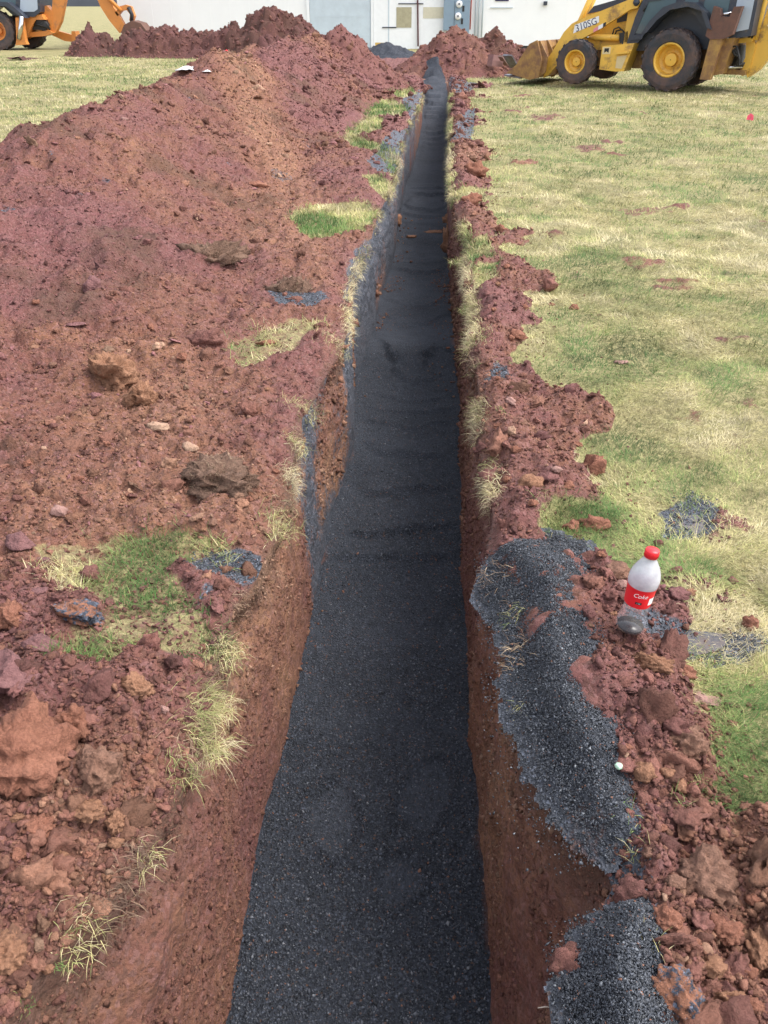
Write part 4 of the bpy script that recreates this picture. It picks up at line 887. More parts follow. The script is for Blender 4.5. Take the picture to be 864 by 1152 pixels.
def wheel(parent, x, y, z, Rr, wd, rimr, side, rimmat, lugs=20, name='wheel'):
    """tyre with chevron lugs and a dished rim; side +1 shows its face towards +y"""
    w0 = empty(name, (x, y, z)); w0.parent = parent
    bm = bmesh.new(); h = wd/2
    lathe_bm(bm, [(rimr, -h*.8), (rimr*1.12, -h*.95), (Rr*.80, -h), (Rr*.93, -h*.92), (Rr*.955, -h*.5), (Rr*.955, h*.5), (Rr*.93, h*.92), (Rr*.80, h), (rimr*1.12, h*.95), (rimr, h*.8)], 48, 'y', close=True)
    for k in range(lugs):
        for sd in (-1, 1):
            a0 = 2*math.pi*(k+(.5 if sd > 0 else 0))/lugs
            vs = []
            for t, yy in ((0, .02), (1, 1.0)):
                a = a0+t*.26
                for da in (-.055, .055):
                    for rr in (Rr*.93, Rr*(1.0 if t == 0 else .975)):
                        vs.append(bm.verts.new((rr*math.cos(a+da), sd*h*yy, rr*math.sin(a+da))))
            for f in ((0, 1, 3, 2), (4, 6, 7, 5), (0, 4, 5, 1), (2, 3, 7, 6), (1, 5, 7, 3), (0, 2, 6, 4)): bm.faces.new([vs[i] for i in f])
    bm_link('tyre', bm, TYRE, w0)
    bm = bmesh.new(); s_ = side
    lathe_bm(bm, [(rimr*1.04, s_*h*.86), (rimr*.98, s_*h*.92), (rimr*.9, s_*h*.80), (rimr*.82, s_*h*.0), (rimr*.62, -s_*h*.12), (rimr*.44, -s_*h*.05), (rimr*.38, s_*h*.3), (.01, s_*h*.34)], 40, 'y')
    for k in range(8):
        a = k*math.pi/4; lathe_bm(bm, [(.0, s_*h*.02), (rimr*.055, s_*h*.02), (rimr*.055, -s_*h*.15)], 6, 'y', (rimr*.58*math.cos(a), -s_*h*.05, rimr*.58*math.sin(a)))
    bm_link('rim', bm, rimmat, w0, smooth=False)
    return w0

# ------------------------------------------------------------------ yellow backhoe loader
TH = math.pi-R(30)
pc = U(745.5, 104, 0)
org = Vector((pc[0], pc[1], 0))-Matrix.Rotation(TH, 3, 'Z') @ Vector((0, 1.1, 0))
org.z = float(topg(np.array([org.x]), np.array([org.y]))[0])
J = empty('backhoe_loader', org, TH, 'yellow backhoe loader parked on the lawn with its front bucket down', 'backhoe loader')
J.rotation_euler = (0, R(-1.6), TH)
def jm(px, py, y=1.1):
    x = (755-px)/49*(1 if px < 785 else .94)+(1.1-y)*.287; return x, (105-py)/57-.085*(755-px)/49-(1.1-y)*.07
def jp(name, poly, y0, y1, mat, parent=None, bevel=.012, label=None):
    ym = max(y0, y1); bm = bmesh.new(); prism_bm(bm, [jm(a, b, ym) for a, b in poly], y0, y1)
    o = bm_link(name, bm, mat, parent or J, bevel=bevel)
    if label: o['label'] = label
    return o
def jt(name, pts, r, mat, parent=None, seg=10):
    bm = bmesh.new(); tube_bm(bm, [(jm(a, b, y)[0], y, jm(a, b, y)[1]) for a, b, y in pts], r, seg); return bm_link(name, bm, mat, parent or J, smooth=True)
RWR, FWR = .61, .455
for sd in (1, -1):
    wheel(J, 0, sd*.86, RWR, RWR, .48, .32, sd, YEL, 18)
    wheel(J, 2.1, sd*.92, FWR, FWR, .34, .235, sd, YEL, 16)
jp('chassis', [(662,56),(720,54),(800,56),(800,80),(720,78),(662,72)], -.38, .38, YELD)
bm = bmesh.new(); box_bm(bm, 1.98, 2.22, -.8, .8, .36, .56); box_bm(bm, -.15, .15, -.7, .7, .45, .75); bm_link('axle', bm, BLK, J, bevel=.02)
jp('transmission', [(700,58),(704,30),(722,10),(785,8),(800,40),(800,60)], -.60, .60, CHAR)
hd = jp('hood', [(657,14),(663,6),(690,0),(722,-9),(722,5),(690,9)], -.44, .44, CHAR, bevel=.04)
es = jp('engine_side', [(655,56),(654,20),(659,10),(690,9.5),(722,5.5),(722,54)], -.42, .42, YEL)
jp('side_screen', [(690,12),(704,9),(704,24),(692,26)], .424, .43, CHAR, es, bevel=0)
cab = jp('cab', [(707,50),(712,22),(719,-2),(723,-38),(836,-38),(838,48),(820,50),(800,46),(790,40),(783,35),(774,23),(764,18),(754,17),(742,21),(730,32),(719,50)], -.76, .76, CHAR, bevel=.02)
jp('roof', [(717,-38),(842,-38),(838,-48),(724,-48)], -.85, .85, YEL, cab, bevel=.04)
for pl, mt, nm in (([(713,39),(722,5),(753,3),(752,10),(740,19),(730,27),(722,40)], GLASS, 'door_glass'), ([(723,1),(726,-34),(753,-34),(753,0)], GLASS, 'window'), ([(761,11),(763,-34),(776,-34),(775,11)], GLASS, 'window'),
                   ([(781,14),(783,-34),(809,-34),(809,27),(798,29),(790,24)], GLASS, 'window'), ([(816,44),(817,-34),(833,-34),(834,41)], GLASSL, 'window')):
    jp(nm, pl, .762, .772, mt, cab, bevel=0)
jp('door_frame', [(709,47),(712,40),(722,3),(756,1),(756,4),(724,6),(714,41),(724,42),(723,46)], .764, .79, CHAR, cab, bevel=.004)
jt('door_handle', [(722,10,.80),(720,16,.80)], .02, BLK, cab)
jp('fender', [(727,40),(736,27),(748,17),(765,15),(779,20),(790,38),(795,40),(786,22),(771,11),(755,9),(740,14),(728,28),(722,40)], .70, 1.08, CHAR, bevel=.015)
jp('fender', [(727,40),(736,27),(748,17),(765,15),(779,20),(790,38),(795,40),(786,22),(771,11),(755,9),(740,14),(728,28),(722,40)], -1.08, -.70, CHAR, bevel=.015)
tw = jp('loader_tower', [(703,10),(711,-10),(719,-10),(716,20),(711,52),(703,52)], .50, .62, YEL)
jp('loader_tower', [(703,10),(711,-10),(719,-10),(716,20),(711,52),(703,52)], -.62, -.50, YEL)
ARM = [(612,81),(614,70),(622,57),(634,34),(642,25),(650,21),(704,2),(712,0),(716,5),(713,12),(706,13),(690,23),(672,34),(655,43),(648,50),(622,82),(616,86)]
for sd in (1, -1):
    y0, y1 = (.63, .76) if sd > 0 else (-.76, -.63)
    arm = jp('loader_arm', ARM, y0, y1, YEL)
    if sd > 0:
        jp('decal', [(645,36),(646,26.5),(672,18),(673,25)], .762, .765, WHITE, arm, bevel=0)
        jp('decal', [(668,36),(668,32),(673,29),(673,33.5)], .762, .765, PINKD, arm, bevel=0)
        jp('decal', [(673,33.5),(673,29),(678,26.5),(678,31)], .762, .765, WHITE, arm, bevel=0)
        jp('decal', [(678,31),(678,26.5),(681,25),(681,29.5)], .762, .765, BLK, arm, bevel=0)
        jt('pivot_pin', [(711,6,.75),(711,6,.80)], .07, CHAR, arm, 14)
        me = text_mesh('310SG', .20); ang = math.atan2(jm(672,21)[1]-jm(646,30)[1], jm(646,30)[0]-jm(672,21)[0]); cx, cz = jm(659, 27.3, .76)
        for v_ in me.vertices:
            a, b = v_.co.x*.95, v_.co.y; ca, sa = math.cos(ang), math.sin(ang)
            v_.co = (cx-(a*ca-b*sa), .768, cz+(a*sa+b*ca))
        link('lettering', me, NAVY, arm)
    jt('lift_cylinder', [(663,41,sd*.56),(672,41.3,sd*.56),(698,43,sd*.56)], [.03, .065, .065], YEL)
    jt('cylinder_rod', [(652,38,sd*.56),(663,41,sd*.56)], .03, CHROME)
jt('bucket_cylinder', [(640,40,.35),(649,22,.35),(661,-12,.35)], [.035, .06, .06], YEL)
jt('bucket_cylinder', [(640,40,-.35),(649,22,-.35),(661,-12,-.35)], [.035, .06, .06], YEL)
for pts in ([(689,40,.52),(690,33,.52),(695,31,.54),(701,36,.54),(704,42,.52)], [(691,42,.5),(693,35,.52),(699,34,.53),(705,40,.5)]): jt('hose', pts, .016, BLK)
jp('cylinder_bracket', [(697,38),(706,36),(708,48),(699,49)], .5, .62, BLK)
tb = jp('toolbox', [(681,52),(716,50),(709,81),(700,81),(681,78)], .46, .92, YEL)
jp('step', [(697,60),(712,59),(712,61),(697,62)], .92, 1.0, YEL, tb, bevel=.004)
jp('step_recess', [(699,64),(710,63),(706,78),(699,77)], .922, .926, CREAM, tb, bevel=0)
jp('warning_sign', [(682,53),(691,53),(691,61),(682,61)], .922, .926, CREAM, tb, bevel=0)
jp('sign_symbol', [(684,54.5),(689,54.5),(689,59.5),(686.5,58),(684,59.5)], .927, .929, BLK, tb, bevel=0)
# front bucket: shell across the whole width with side plates, cutting edge, ribs
bk = empty('bucket', (0, 0, 0)); bk.parent = J
def bx(px, py): return jm(px, py, 1.05)
prof = [bx(574,80), bx(601,87), bx(612,85), bx(614,66), bx(606,43)]
bm = bmesh.new(); t = .03
inner = [(prof[0][0], prof[0][1]+t), (prof[1][0], prof[1][1]+t), (prof[2][0]+t, prof[2][1]+t*1.2), (prof[3][0]+t*1.3, prof[3][1]), (prof[4][0]+t, prof[4][1]-t*.3)]
prism_bm(bm, prof+inner[::-1], -1.05, 1.05); bm_link('bucket_shell', bm, YELD, bk)
for y0, y1 in ((1.05, 1.08), (-1.08, -1.05)):
    bm = bmesh.new(); prism_bm(bm, [(a, b) for a, b in (bx(572,79), bx(583,70), bx(591,56), bx(597,46), bx(606,42), bx(614,66), bx(612,86), bx(601,88))], y0, y1); bm_link('side_plate', bm, YELD, bk, bevel=.006)
bm = bmesh.new(); prism_bm(bm, [bx(570,81), bx(590,84.5), bx(590,86.5), bx(570,82.5)], -1.1, 1.1); bm_link('cutting_edge', bm, STEEL, bk)
for yy in (.98, .55, 0, -.55, -.98):
    bm = bmesh.new(); prism_bm(bm, [bx(612,84), bx(614,66), bx(606,43), bx(608,43), bx(619,62), bx(618,80)], yy-.02, yy+.02); bm_link('rib', bm, YELD, bk, bevel=.004)
jp('bucket_link', [(612,60),(620,50),(640,36),(642,40),(622,56),(614,66)], .3, .4, YELD); jp('bucket_link', [(612,60),(620,50),(640,36),(642,40),(622,56),(614,66)], -.4, -.3, YELD)
# rear: stabilisers, frame, swing post, boom
for sd in (1, -1):
    a, b = (.80, 1.0) if sd > 0 else (-1.0, -.80)
    st = jp('stabilizer', [(796,46),(809,46),(804,93),(793,92)], a, b, YELD)
    jp('stabilizer_foot', [(790,46),(793,16),(800,19),(802,27),(811,28),(814,18),(822,18),(818,46),(810,50),(796,50)], a+.02, b+.02, RUST, st)
    jt('foot_pin', [(800,25,sd*.9),(813,24,sd*.9)], .03, CHROME, st)
fr_ = jp('rear_frame', [(806,50),(822,49),(816,87),(803,89)], -.95, .80, YELD)
jp('frame_rail', [(816,50),(842,49),(842,54),(816,55)], .2, .35, YEL, fr_); jp('frame_rail', [(812,80),(842,84),(842,89),(812,87)], .2, .35, YELD, fr_)
sw_ = jp('swing_post', [(836,50),(843,48),(847,58),(846,84),(840,90),(835,86),(839,70)], -.18, .22, YEL)
for k in range(9):
    y = -.2+.07*k; jt('hose', [(818,54+2*(k % 3),y+.3),(826,58+3*(k % 4),y+.34),(832,68+2*(k % 3),y+.3),(828+k % 3*2,78,y+.33),(838,84-k,y+.2)], .022, BLK)
jp('valve_block', [(820,58),(832,57),(834,86),(816,86)], -.3, .22, BLK)
jt('swing_cylinder', [(814,80,.42),(838,80,.3)], .04, CHROME)
jt('hose', [(838,50,.3),(840,30,.32),(838,10,.32),(841,-20,.3)], .03, BLK); jt('hose', [(841,50,.34),(843,30,.34),(841,10,.34),(843,-20,.3)], .022, BLK)
boom = jp('boom', [(846,92),(842,84),(847,60),(850,30),(856,-30),(866,-60),(884,-60),(880,-20),(874,40),(866,66),(856,84)], -.14, .16, YEL)
jt('boom_cylinder', [(845,52,.24),(846,20,.24),(850,-30,.24)], .06, YEL, boom)
jp('decal', [(855,38),(859,5),(864,-38),(876,-36),(871,8),(867,36)], .163, .166, WHITE, boom, bevel=0)
me = text_mesh('DEERE', .30); c0 = jm(861, 30, .16); c1 = jm(868, -30, .16); cx, cz = jm(864, -2, .16); dirv = Vector((c1[0]-c0[0], c1[1]-c0[1])).normalized()
for v_ in me.vertices:
    a, b = v_.co.x, v_.co.y; v_.co = (cx+a*dirv.x+b*dirv.y, .170, cz+a*dirv.y-b*dirv.x)
link('lettering', me, BLK, boom)
jp('dipper', [(884,-60),(894,-50),(900,20),(896,50),(888,50),(882,0)], -.12, .14, YEL); jp('digging_bucket', [(888,48),(902,44),(912,66),(900,84),(884,78),(892,64)], -.3, .3, RUST)

# ------------------------------------------------------------------ orange backhoe far left
OY = 38.4; OZ = float(UY(20, 54, OY)[2])
oc = UY(20, 52, OY); O = empty('backhoe', (oc[0], OY, 0), 0, 'orange backhoe digging beside the dark soil ridge, cut by the left edge', 'backhoe loader')
def om(px, py, y=0.0):
    p = UY(px, py, OY+y); return p[0]-oc[0], p[2]-OZ
def op(name, poly, y0, y1, mat, parent=None, bevel=.015):
    bm = bmesh.new(); prism_bm(bm, [om(a, b, y0) for a, b in poly], y0, y1); return bm_link(name, bm, mat, parent or O, bevel=bevel)
def ot(name, pts, r, mat, parent=None):
    bm = bmesh.new(); tube_bm(bm, [(om(a, b, y)[0], y, om(a, b, y)[1]) for a, b, y in pts], r); return bm_link(name, bm, mat, parent or O, smooth=True)
x_, z_ = om(-4, 31, -.9); wheel(O, x_, -.7, .70, .70, .5, .33, -1, ORP, 18)
x_, z_ = om(39, 39, .9); wheel(O, x_-.25, 1.0, .70, .70, .5, .33, -1, ORP, 18)
x_, z_ = om(-90, 36, -.9); wheel(O, x_, -.7, .5, .5, .35, .25, -1, ORP, 14); wheel(O, x_, .9, .5, .5, .35, .25, 1, ORP, 14)
op('chassis', [(-100,26),(20,22),(30,34),(-100,36)], -.3, .5, ORP)
op('engine_hood', [(-112,22),(-110,2),(-50,-4),(-40,-4),(-40,24)], -.45, .6, ORP)
oca = op('cab', [(-48,14),(-44,-40),(42,-40),(45,11),(38,17),(14,15),(4,6),(-12,4),(-22,12)], -.6, .9, CHAR)
op('window', [(22,8),(24,-34),(40,-34),(42,8),(38,11),(26,11)], -.61, -.603, GLASSL, oca, 0); op('window', [(-8,0),(-6,-34),(18,-34),(17,8),(8,3)], -.61, -.603, GLASS, oca, 0); op('window', [(-42,8),(-40,-34),(-12,-34),(-14,0)], -.61, -.603, GLASS, oca, 0)
op('roof', [(-50,-40),(46,-40),(44,-46),(-46,-46)], -.7, 1.0, ORP, oca)
op('fender', [(-30,10),(-16,4),(6,5),(20,15),(28,18),(20,10),(8,0),(-16,-1),(-32,6)], -1.0, -.5, CHAR)
op('rear_frame', [(17,17),(46,14),(50,20),(40,20),(34,30),(30,40),(18,38)], -.5, .9, ORP)
op('frame_rail', [(28,35),(54,32),(60,35),(50,38.5),(30,40)], -.3, .2, ORP)
so_ = op('stabilizer', [(17,18),(24,18),(28,44),(30,48),(17,49),(18,42)], -.95, -.7, ORP); ot('stabilizer_cylinder', [(24,16,-.97),(23,30,-.97),(21,42,-.97)], .09, CHROME, so_)
st2 = op('stabilizer', [(55,36),(59,31),(80,37),(84,41),(80,45),(72,44)], .7, .9, ORP); op('stabilizer_foot', [(80,33),(84,33),(86,44),(80,44)], .55, 1.05, ORP, st2)
op('valve_block', [(35,18),(49,18),(54,26),(50,32),(36,31)], -.35, .3, BLK)
for k in range(5): ot('hose', [(36,20+k,-.4),(44,18+2*k,-.45),(52,24+k,-.4),(56,31,-.4)], .035, BLK)
op('swing_post', [(44,6),(52,4),(58,10),(58,34),(52,32),(48,18)], -.15, .2, ORP)
bo = op('boom', [(55,34),(58,8),(60,-20),(74,-62),(90,-70),(92,-60),(82,-52),(74,-8),(68,22),(62,35)], -.12, .16, ORP)
op('boom_knuckle', [(88,-72),(100,-66),(112,-8),(104,-10),(90,-58)], -.12, .16, ORP, bo)
di = op('dipper', [(106,-10),(120,-14),(127,6),(133,14),(142,30),(134,35),(122,20),(113,6)], -.10, .14, ORP)
ot('bucket_cylinder', [(100,-30,-.14),(120,-6,-.14),(136,10,-.14)], .07, ORP, di)
op('bucket_linkage', [(129,12),(134,5),(141,3),(147,5),(151,16),(149,22),(145,21),(146,14),(142,9),(137,10),(132,16)], -.10, .14, ORP); ot('linkage_rod', [(144,6,-.13),(148,14,-.13),(148,23,-.13)], .07, BLK)
op('digging_bucket', [(136,34),(139,26),(148,21),(158,24),(164,32),(163,44),(140,46)], -.4, .45, RUST)

# ------------------------------------------------------------------ white building
WY = 40.0
def WX(px, row=20): return float(UY(px, row, WY)[0])
def WZ(row): return float(UY(480, row, WY)[2])
WALLM = simple('white_siding', (.88, .88, .88), .7, var=.06, sc=1.5)
TRIMM = simple('white_trim', (.86, .87, .88), .6, var=.1)
DOORM = simple('pale_blue_grey_door', (.55, .63, .69), .6, var=.25, sc=2.5)
BASEM = simple('dark_base', (.05, .05, .05), .8)
BEIGE = simple('beige_panel', (.42, .38, .25), .6, var=.4, sc=8); BEIGE2 = simple('pale_beige_panel', (.62, .58, .45), .6, var=.2, sc=8)
CABM = simple('blue_grey_enamel', (.22, .30, .38), .5, var=.15); PALEB = simple('pale_conduit', (.55, .62, .68), .5, var=.1)
REDM = simple('red_conduit', (.55, .07, .05), .5); PIPEM = simple('dark_red_pipe', (.10, .03, .035), .6); WIN = simple('dark_blue_window', (.02, .03, .10), .1)
YST = simple('yellow_stain', (.65, .42, .10), .8, var=.5, sc=9)
B = empty('white_building', (WX(350), WY, 0), 0, 'long white building behind the trench with a pale blue grey door', 'building')
ox = WX(350)
def bb(name, px0, px1, r0, r1, y0, y1, mat, parent=None, bevel=0.0):
    bm = bmesh.new(); x0, x1 = WX(px0, 20)-ox, WX(px1, 20)-ox; z0, z1 = WZ(r1), WZ(r0)
    box_bm(bm, x0, x1, y0, y1, z0, z1); return bm_link(name, bm, mat, parent or B, bevel=bevel)
bm = bmesh.new(); xl = WX(132, 5)-ox; xr_ = 34.0
box_bm(bm, xl, xr_, 0, 11, .12, 3.6)
for k in range(60):
    xx = xl+.6+k*.8
    if xx < xr_-.3 and not (WX(345)-ox < xx < WX(505)-ox): box_bm(bm, xx-.02, xx+.006, -.006, 0, .14, 3.55)
wl = bm_link('wall', bm, WALLM, B)
bm = bmesh.new(); box_bm(bm, xl+.02, xr_-.02, .06, 10.9, -.1, .119); bm_link('base', bm, BASEM, B)
bm = bmesh.new(); prism_bm(bm, [(xl-.5, 3.6), (xr_+.5, 3.6), (xr_+.5, 3.78), (xl-.5, 3.78)], -.5, 11.5); bm_link('roof', bm, TRIMM, B)
dr = bb('garage_door', 349, 417, -42, 55, -.04, -.003, DOORM)
for r in (-30, -6, 18, 40): bb('door_seam', 349.5, 416.5, r, r+.8, -.046, -.041, PALEB, dr)
bb('door_trim', 345.5, 348.6, -44, 55, -.07, -.003, TRIMM); bb('door_trim', 417.4, 420, -44, 55, -.07, -.003, TRIMM)
ed = bb('entry_panel', 420.3, 500, -42, 55, -.035, -.003, TRIMM)
bb('panel_seam', 436.5, 438, -40, 50, -.042, -.036, PALEB, ed); bb('window', 446, 463, 8, 31, -.05, -.036, BEIGE, ed); bb('window', 476, 499, 8, 20.5, -.05, -.036, BEIGE2, ed)
bb('latch', 430, 446, 30.3, 31.6, -.06, -.036, CHAR, ed); bb('rail', 448, 476, 3.6, 4.8, -.06, -.036, CHAR, ed); bb('stain', 422, 433, 48, 53, -.038, -.0355, YST, ed)
bb('window', 556, 571, -22, 1.2, -.03, -.003, WIN); bb('window_sill', 551, 576, 8, 9, -.05, -.003, PALEB)
bb('wall_lamp', 610, 614, 1.5, 6, -.12, -.033, CHAR)
bm = bmesh.new(); tube_bm(bm, [(WX(468.2)-ox, -.09, 3.3), (WX(471)-ox, -.09, WZ(52))], .032); bm_link('drain_pipe', bm, PIPEM, B)
E = empty('electric_meter_cabinet', (WX(513), WY-.05, WZ(37)), 0, 'blue grey electric meter cabinet with two round dials on the white wall', 'meter cabinet')
ex = WX(513)
def eb(name, px0, px1, r0, r1, y0, y1, mat, parent=None, bevel=.01):
    bm = bmesh.new(); box_bm(bm, WX(px0)-ex, WX(px1)-ex, y0, y1, WZ(r1)-WZ(37), WZ(r0)-WZ(37)); return bm_link(name, bm, mat, parent or E, bevel=bevel)
eb('switch_box', 498.8, 510.6, -42, 34, -.22, .01, CABM); mb = eb('meter_box', 511, 528, -42, 39.5, -.20, .01, CABM)
for (px, py) in ((515.8, 4.5), (515, 18)):
    bm = bmesh.new(); lathe_bm(bm, [(.001, -.30), (.10, -.30), (.125, -.27), (.13, -.21)], 24, 'y', (WX(px)-ex, 0, WZ(py)-WZ(37))); bm_link('dial', bm, WHITE, mb, smooth=True)
    bm = bmesh.new(); lathe_bm(bm, [(.001, -.304), (.045, -.304), (.045, -.30)], 16, 'y', (WX(px)-ex, 0, WZ(py)-WZ(37))); bm_link('dial_face', bm, STEEL, mb)
eb('slot', 519.5, 521.8, 6.5, 13, -.215, -.202, BLK, mb, 0); eb('slot', 518.6, 520.8, 20.5, 27, -.215, -.202, BLK, mb, 0)
bm = bmesh.new(); lathe_bm(bm, [(.001, -.215), (.07, -.215), (.07, -.20)], 16, 'y', (WX(514)-ex, 0, WZ(32)-WZ(37))); bm_link('tag_plate', bm, WHITE, mb)
for (px, mt, lb, rr, bt) in ((529.3, REDM, 'thin red conduit running down the right side of the meter cabinet', .022, 33), (535, PALEB, 'pale conduit on the white wall, closest to the meter cabinet', .03, 42), (538.6, PALEB, 'pale conduit on the white wall, middle of the three', .03, 42), (542.6, PALEB, 'pale conduit on the white wall, farthest from the meter cabinet', .03, 42)):
    bm = bmesh.new(); tube_bm(bm, [(0, 0, 3.3-WZ(bt)), (0, 0, 0)], rr); o = bm_link('conduit', bm, mt, None, True); o.location = (WX(px), WY-.06, WZ(bt)); tag(o, lb, 'conduit')

# ------------------------------------------------------------------ bottle
bp = hit(707, 712); dpt = depth_of(bp); k_ = dpt/F*.90
BT = empty('cola_bottle', (bp[0], bp[1], bp[2]+.010), 0, 'plastic cola bottle with red cap and red label standing on the soil berm', 'bottle')
BT.rotation_euler = (R(-1), R(5), R(-12))
u_ = k_/math.cos(R(39))*1.0; r_ = k_
prof = [(.1,0),(11,0),(14.5,1),(17,4),(17.6,9),(17,14),(15.6,22),(14.4,30),(14.2,35),(15.2,38),(15.6,45),(16.2,58),(17.2,62),(17.9,67),(17.6,73),(16,79),(12.8,86),(9,92),(7.2,95),(6.8,97),(6.8,101)]
prof = [(a*r_*1.05, b*u_*.86) for a, b in prof]
m = M('bottle_plastic'); m.P(Base_Color=m.mix(m.ramp(m.noise(30, 4, .6), [(.4, 0.0), (.7, 1.0)]), (.55, .55, .60), (.72, .72, .76)), Roughness=.16)
tp = m.n('ShaderNodeBsdfTransparent'); ms = m.n('ShaderNodeMixShader'); sp = m.n('ShaderNodeSeparateXYZ'); m.t.links.new(m.co(), sp.inputs[0])
# condensation fogs the upper half, the lower half is clearer
m.set(ms.inputs[0], m.math('MULTIPLY_ADD', m.ramp(m.math('MULTIPLY', sp.outputs[2], 5), [(.35, 0.0), (.8, 1.0)]), .54, .10)); m.t.links.new(tp.outputs[0], ms.inputs[1]); m.t.links.new(m.b.outputs[0], ms.inputs[2]); m.t.links.new(ms.outputs[0], m.out.inputs[0])
bm = bmesh.new(); lathe_bm(bm, prof[1:], 48); bm_link('bottle_body', bm, m.m, BT, True)
LIQ = simple('dark_cola', (.010, .004, .003), .25, var=0); bm = bmesh.new(); rg = lathe_bm(bm, [(.0001, .002), (10.5*r_, .002), (14*r_, 1.6*u_*.86), (15.8*r_, 3.2*u_*.86), (16.3*r_, 5.6*u_*.86), (.0001, 5.6*u_*.86)], 40); bm_link('cola', bm, LIQ, BT, True)
CRED = simple('red_cap_plastic', (.75, .02, .03), .35, var=.05); LRED = simple('red_label', (.72, .015, .025), .4, var=.05)
bm = bmesh.new(); z0, z1 = 97*u_*.86, 106.5*u_*.86
lathe_bm(bm, [(7.4*r_, z0), (8.3*r_, z0+.001), (8.4*r_, z1-.004), (7.6*r_, z1-.0005), (.0001, z1)], 40)
for k in range(36):
    a = k*math.pi/18; c, s_ = math.cos(a), math.sin(a); p0 = 8.35*r_
    tube_bm(bm, [(c*p0, s_*p0, z0+.003), (c*p0, s_*p0, z1-.005)], .0005, 4)
bm_link('cap', bm, CRED, BT, True)
def lr(zz): return float(np.interp(zz, [b for a, b in prof[8:16]], [a for a, b in prof[8:16]]))
bm = bmesh.new(); zs_ = np.linspace(37*u_*.86, 62*u_*.86, 8); lathe_bm(bm, [(lr(z)+.0008, z) for z in zs_], 64); lab = bm_link('label', bm, LRED, BT, True)
ld = math.atan2(-bp[1], -bp[0])+R(12)
def wrap(me, ac, zc, extra=.0014):
    for v_ in me.vertices:
        z = zc+v_.co.y; rr = lr(z)+extra; a = ac+v_.co.x/rr; v_.co = (rr*math.cos(a), rr*math.sin(a), z)
me = text_mesh('Coke', .019)
for v_ in me.vertices: v_.co.x += v_.co.y*.3; v_.co.y += v_.co.x*.05
wrap(me, ld+.10, 54*u_*.86); link('lettering', me, WHITE, lab)
def patch(w_, h_, ac, zc, mat, name, ex=.0012):
    n = 10; V = [((i/n-.5)*w_, (j-.5)*h_, 0) for j in (0, 1) for i in range(n+1)]; me = bpy.data.meshes.new(name); me.from_pydata(V, [], [(i, i+1, n+2+i, n+1+i) for i in range(n)]); wrap(me, ac, zc, ex); link(name, me, mat, lab)
patch(.018, .008, ld+.05, 44.5*u_*.86, BLK, 'label_badge'); me = text_mesh('1 25', .006); wrap(me, ld+.05, 44.5*u_*.86, .002); link('lettering', me, WHITE, lab)
patch(.022, .024, ld+1.05, 47*u_*.86, WHITE, 'label_panel')

# ------------------------------------------------------------------ small loose things
PINK_M = simple('pink_flag', (.85, .10, .18), .6, var=.05); WSCR = simple('white_plastic', (.8, .8, .8), .5, var=.1)
p = U(843, 138, 0); f = empty('marker_flag', p, 0, 'small bright pink marker flag stuck in the lawn at the right', 'flag')
bm = bmesh.new(); tube_bm(bm, [(0, 0, -.02), (.004, 0, .16)], .0022, 6); bm_link('wire', bm, STEEL, f)
bm = bmesh.new(); V = [(-.055, 0, .045), (.06, .01, .03), (.045, .0, .11), (-.01, -.01, .14), (-.05, .005, .10)]; a = [bm.verts.new(v) for v in V]; b = [bm.verts.new((v[0], v[1]+.002, v[2])) for v in V]
bm.faces.new(a); bm.faces.new(b[::-1]); [bm.faces.new((a[i], b[i], b[(i+1) % 5], a[(i+1) % 5])) for i in range(5)]; bm_link('flag_cloth', bm, PINK_M, f)
def scrap(label, px, py, wpx, hpx, mat, seed, cat='scrap', name='plastic_scrap', zb=None):
    p = hit(px, py) if zb is None else U(px, py, zb); k = depth_of(p)/F; r = np.random.default_rng(seed); nx, ny = 9, 6
    X, Y = np.meshgrid(np.linspace(-1, 1, nx), np.linspace(-1, 1, ny)); Xs = X*wpx*k/2+r.normal(0, .06, X.shape)*wpx*k/2; Ys = Y*wpx*k*.35+r.normal(0, .05, X.shape)*wpx*k
    Z = np.maximum(.01, (1-X**2)*hpx*k*.9*(.4+.6*r.random(X.shape))*(1-.5*np.abs(Y))); V = np.stack([Xs, Ys, Z], -1).reshape(-1, 3); n = len(V)
    o = link(name, mesh_np(name, V, grid_faces(ny, nx)), mat); o.location = (p[0], p[1], p[2]); s_ = o.modifiers.new('s', 'SOLIDIFY'); s_.thickness = .006; return tag(o, label, cat)
scrap('crumpled white plastic sheet on the left lawn beyond the heap', 212, 81, 28, 8, WSCR, 3)
scrap('small white scrap at the heap edge beside the crumpled sheet', 233, 82, 9, 3, WSCR, 4)
scrap('tiny white scrap on the heap top near the dark ridge', 250, 61, 7, 4, WSCR, 5, zb=.75)
scrap('tiny red scrap on the heap top right of the white one', 255, 58, 4, 3, CRED, 6, zb=.8)
WOOD = simple('weathered_wood', (.20, .12, .10), .8, var=.4, sc=12); BLOCK = simple('red_grey_block', (.25, .13, .12), .8, var=.4, sc=10)
def plank(label, a, b, Y, wd, th, mat, name='wood_plank'):
    p, q = UY(a[0], a[1], Y), UY(b[0], b[1], Y+.2); L = Vector(q)-Vector(p); bm = bmesh.new(); box_bm(bm, 0, L.length, -wd/2, wd/2, -th/2, th/2)
    o = bm_link(name, bm, mat, bevel=.006); o.location = p; o.rotation_euler = L.to_track_quat('X', 'Z').to_euler(); tag(o, label, name.replace('_', ' ')); return o
plank('long plank sticking up out of the brown soil heap', (540, 53), (567, 41), 26.2, .2, .06, WOOD)
plank('short plank leaning on the soil heap left of the loader bucket', (563, 63), (570, 73), 24.6, .14, .05, WOOD)
plank('grey board leaning beside the loader bucket', (571, 62), (579, 76), 24.2, .3, .04, STEEL, 'grey_board')
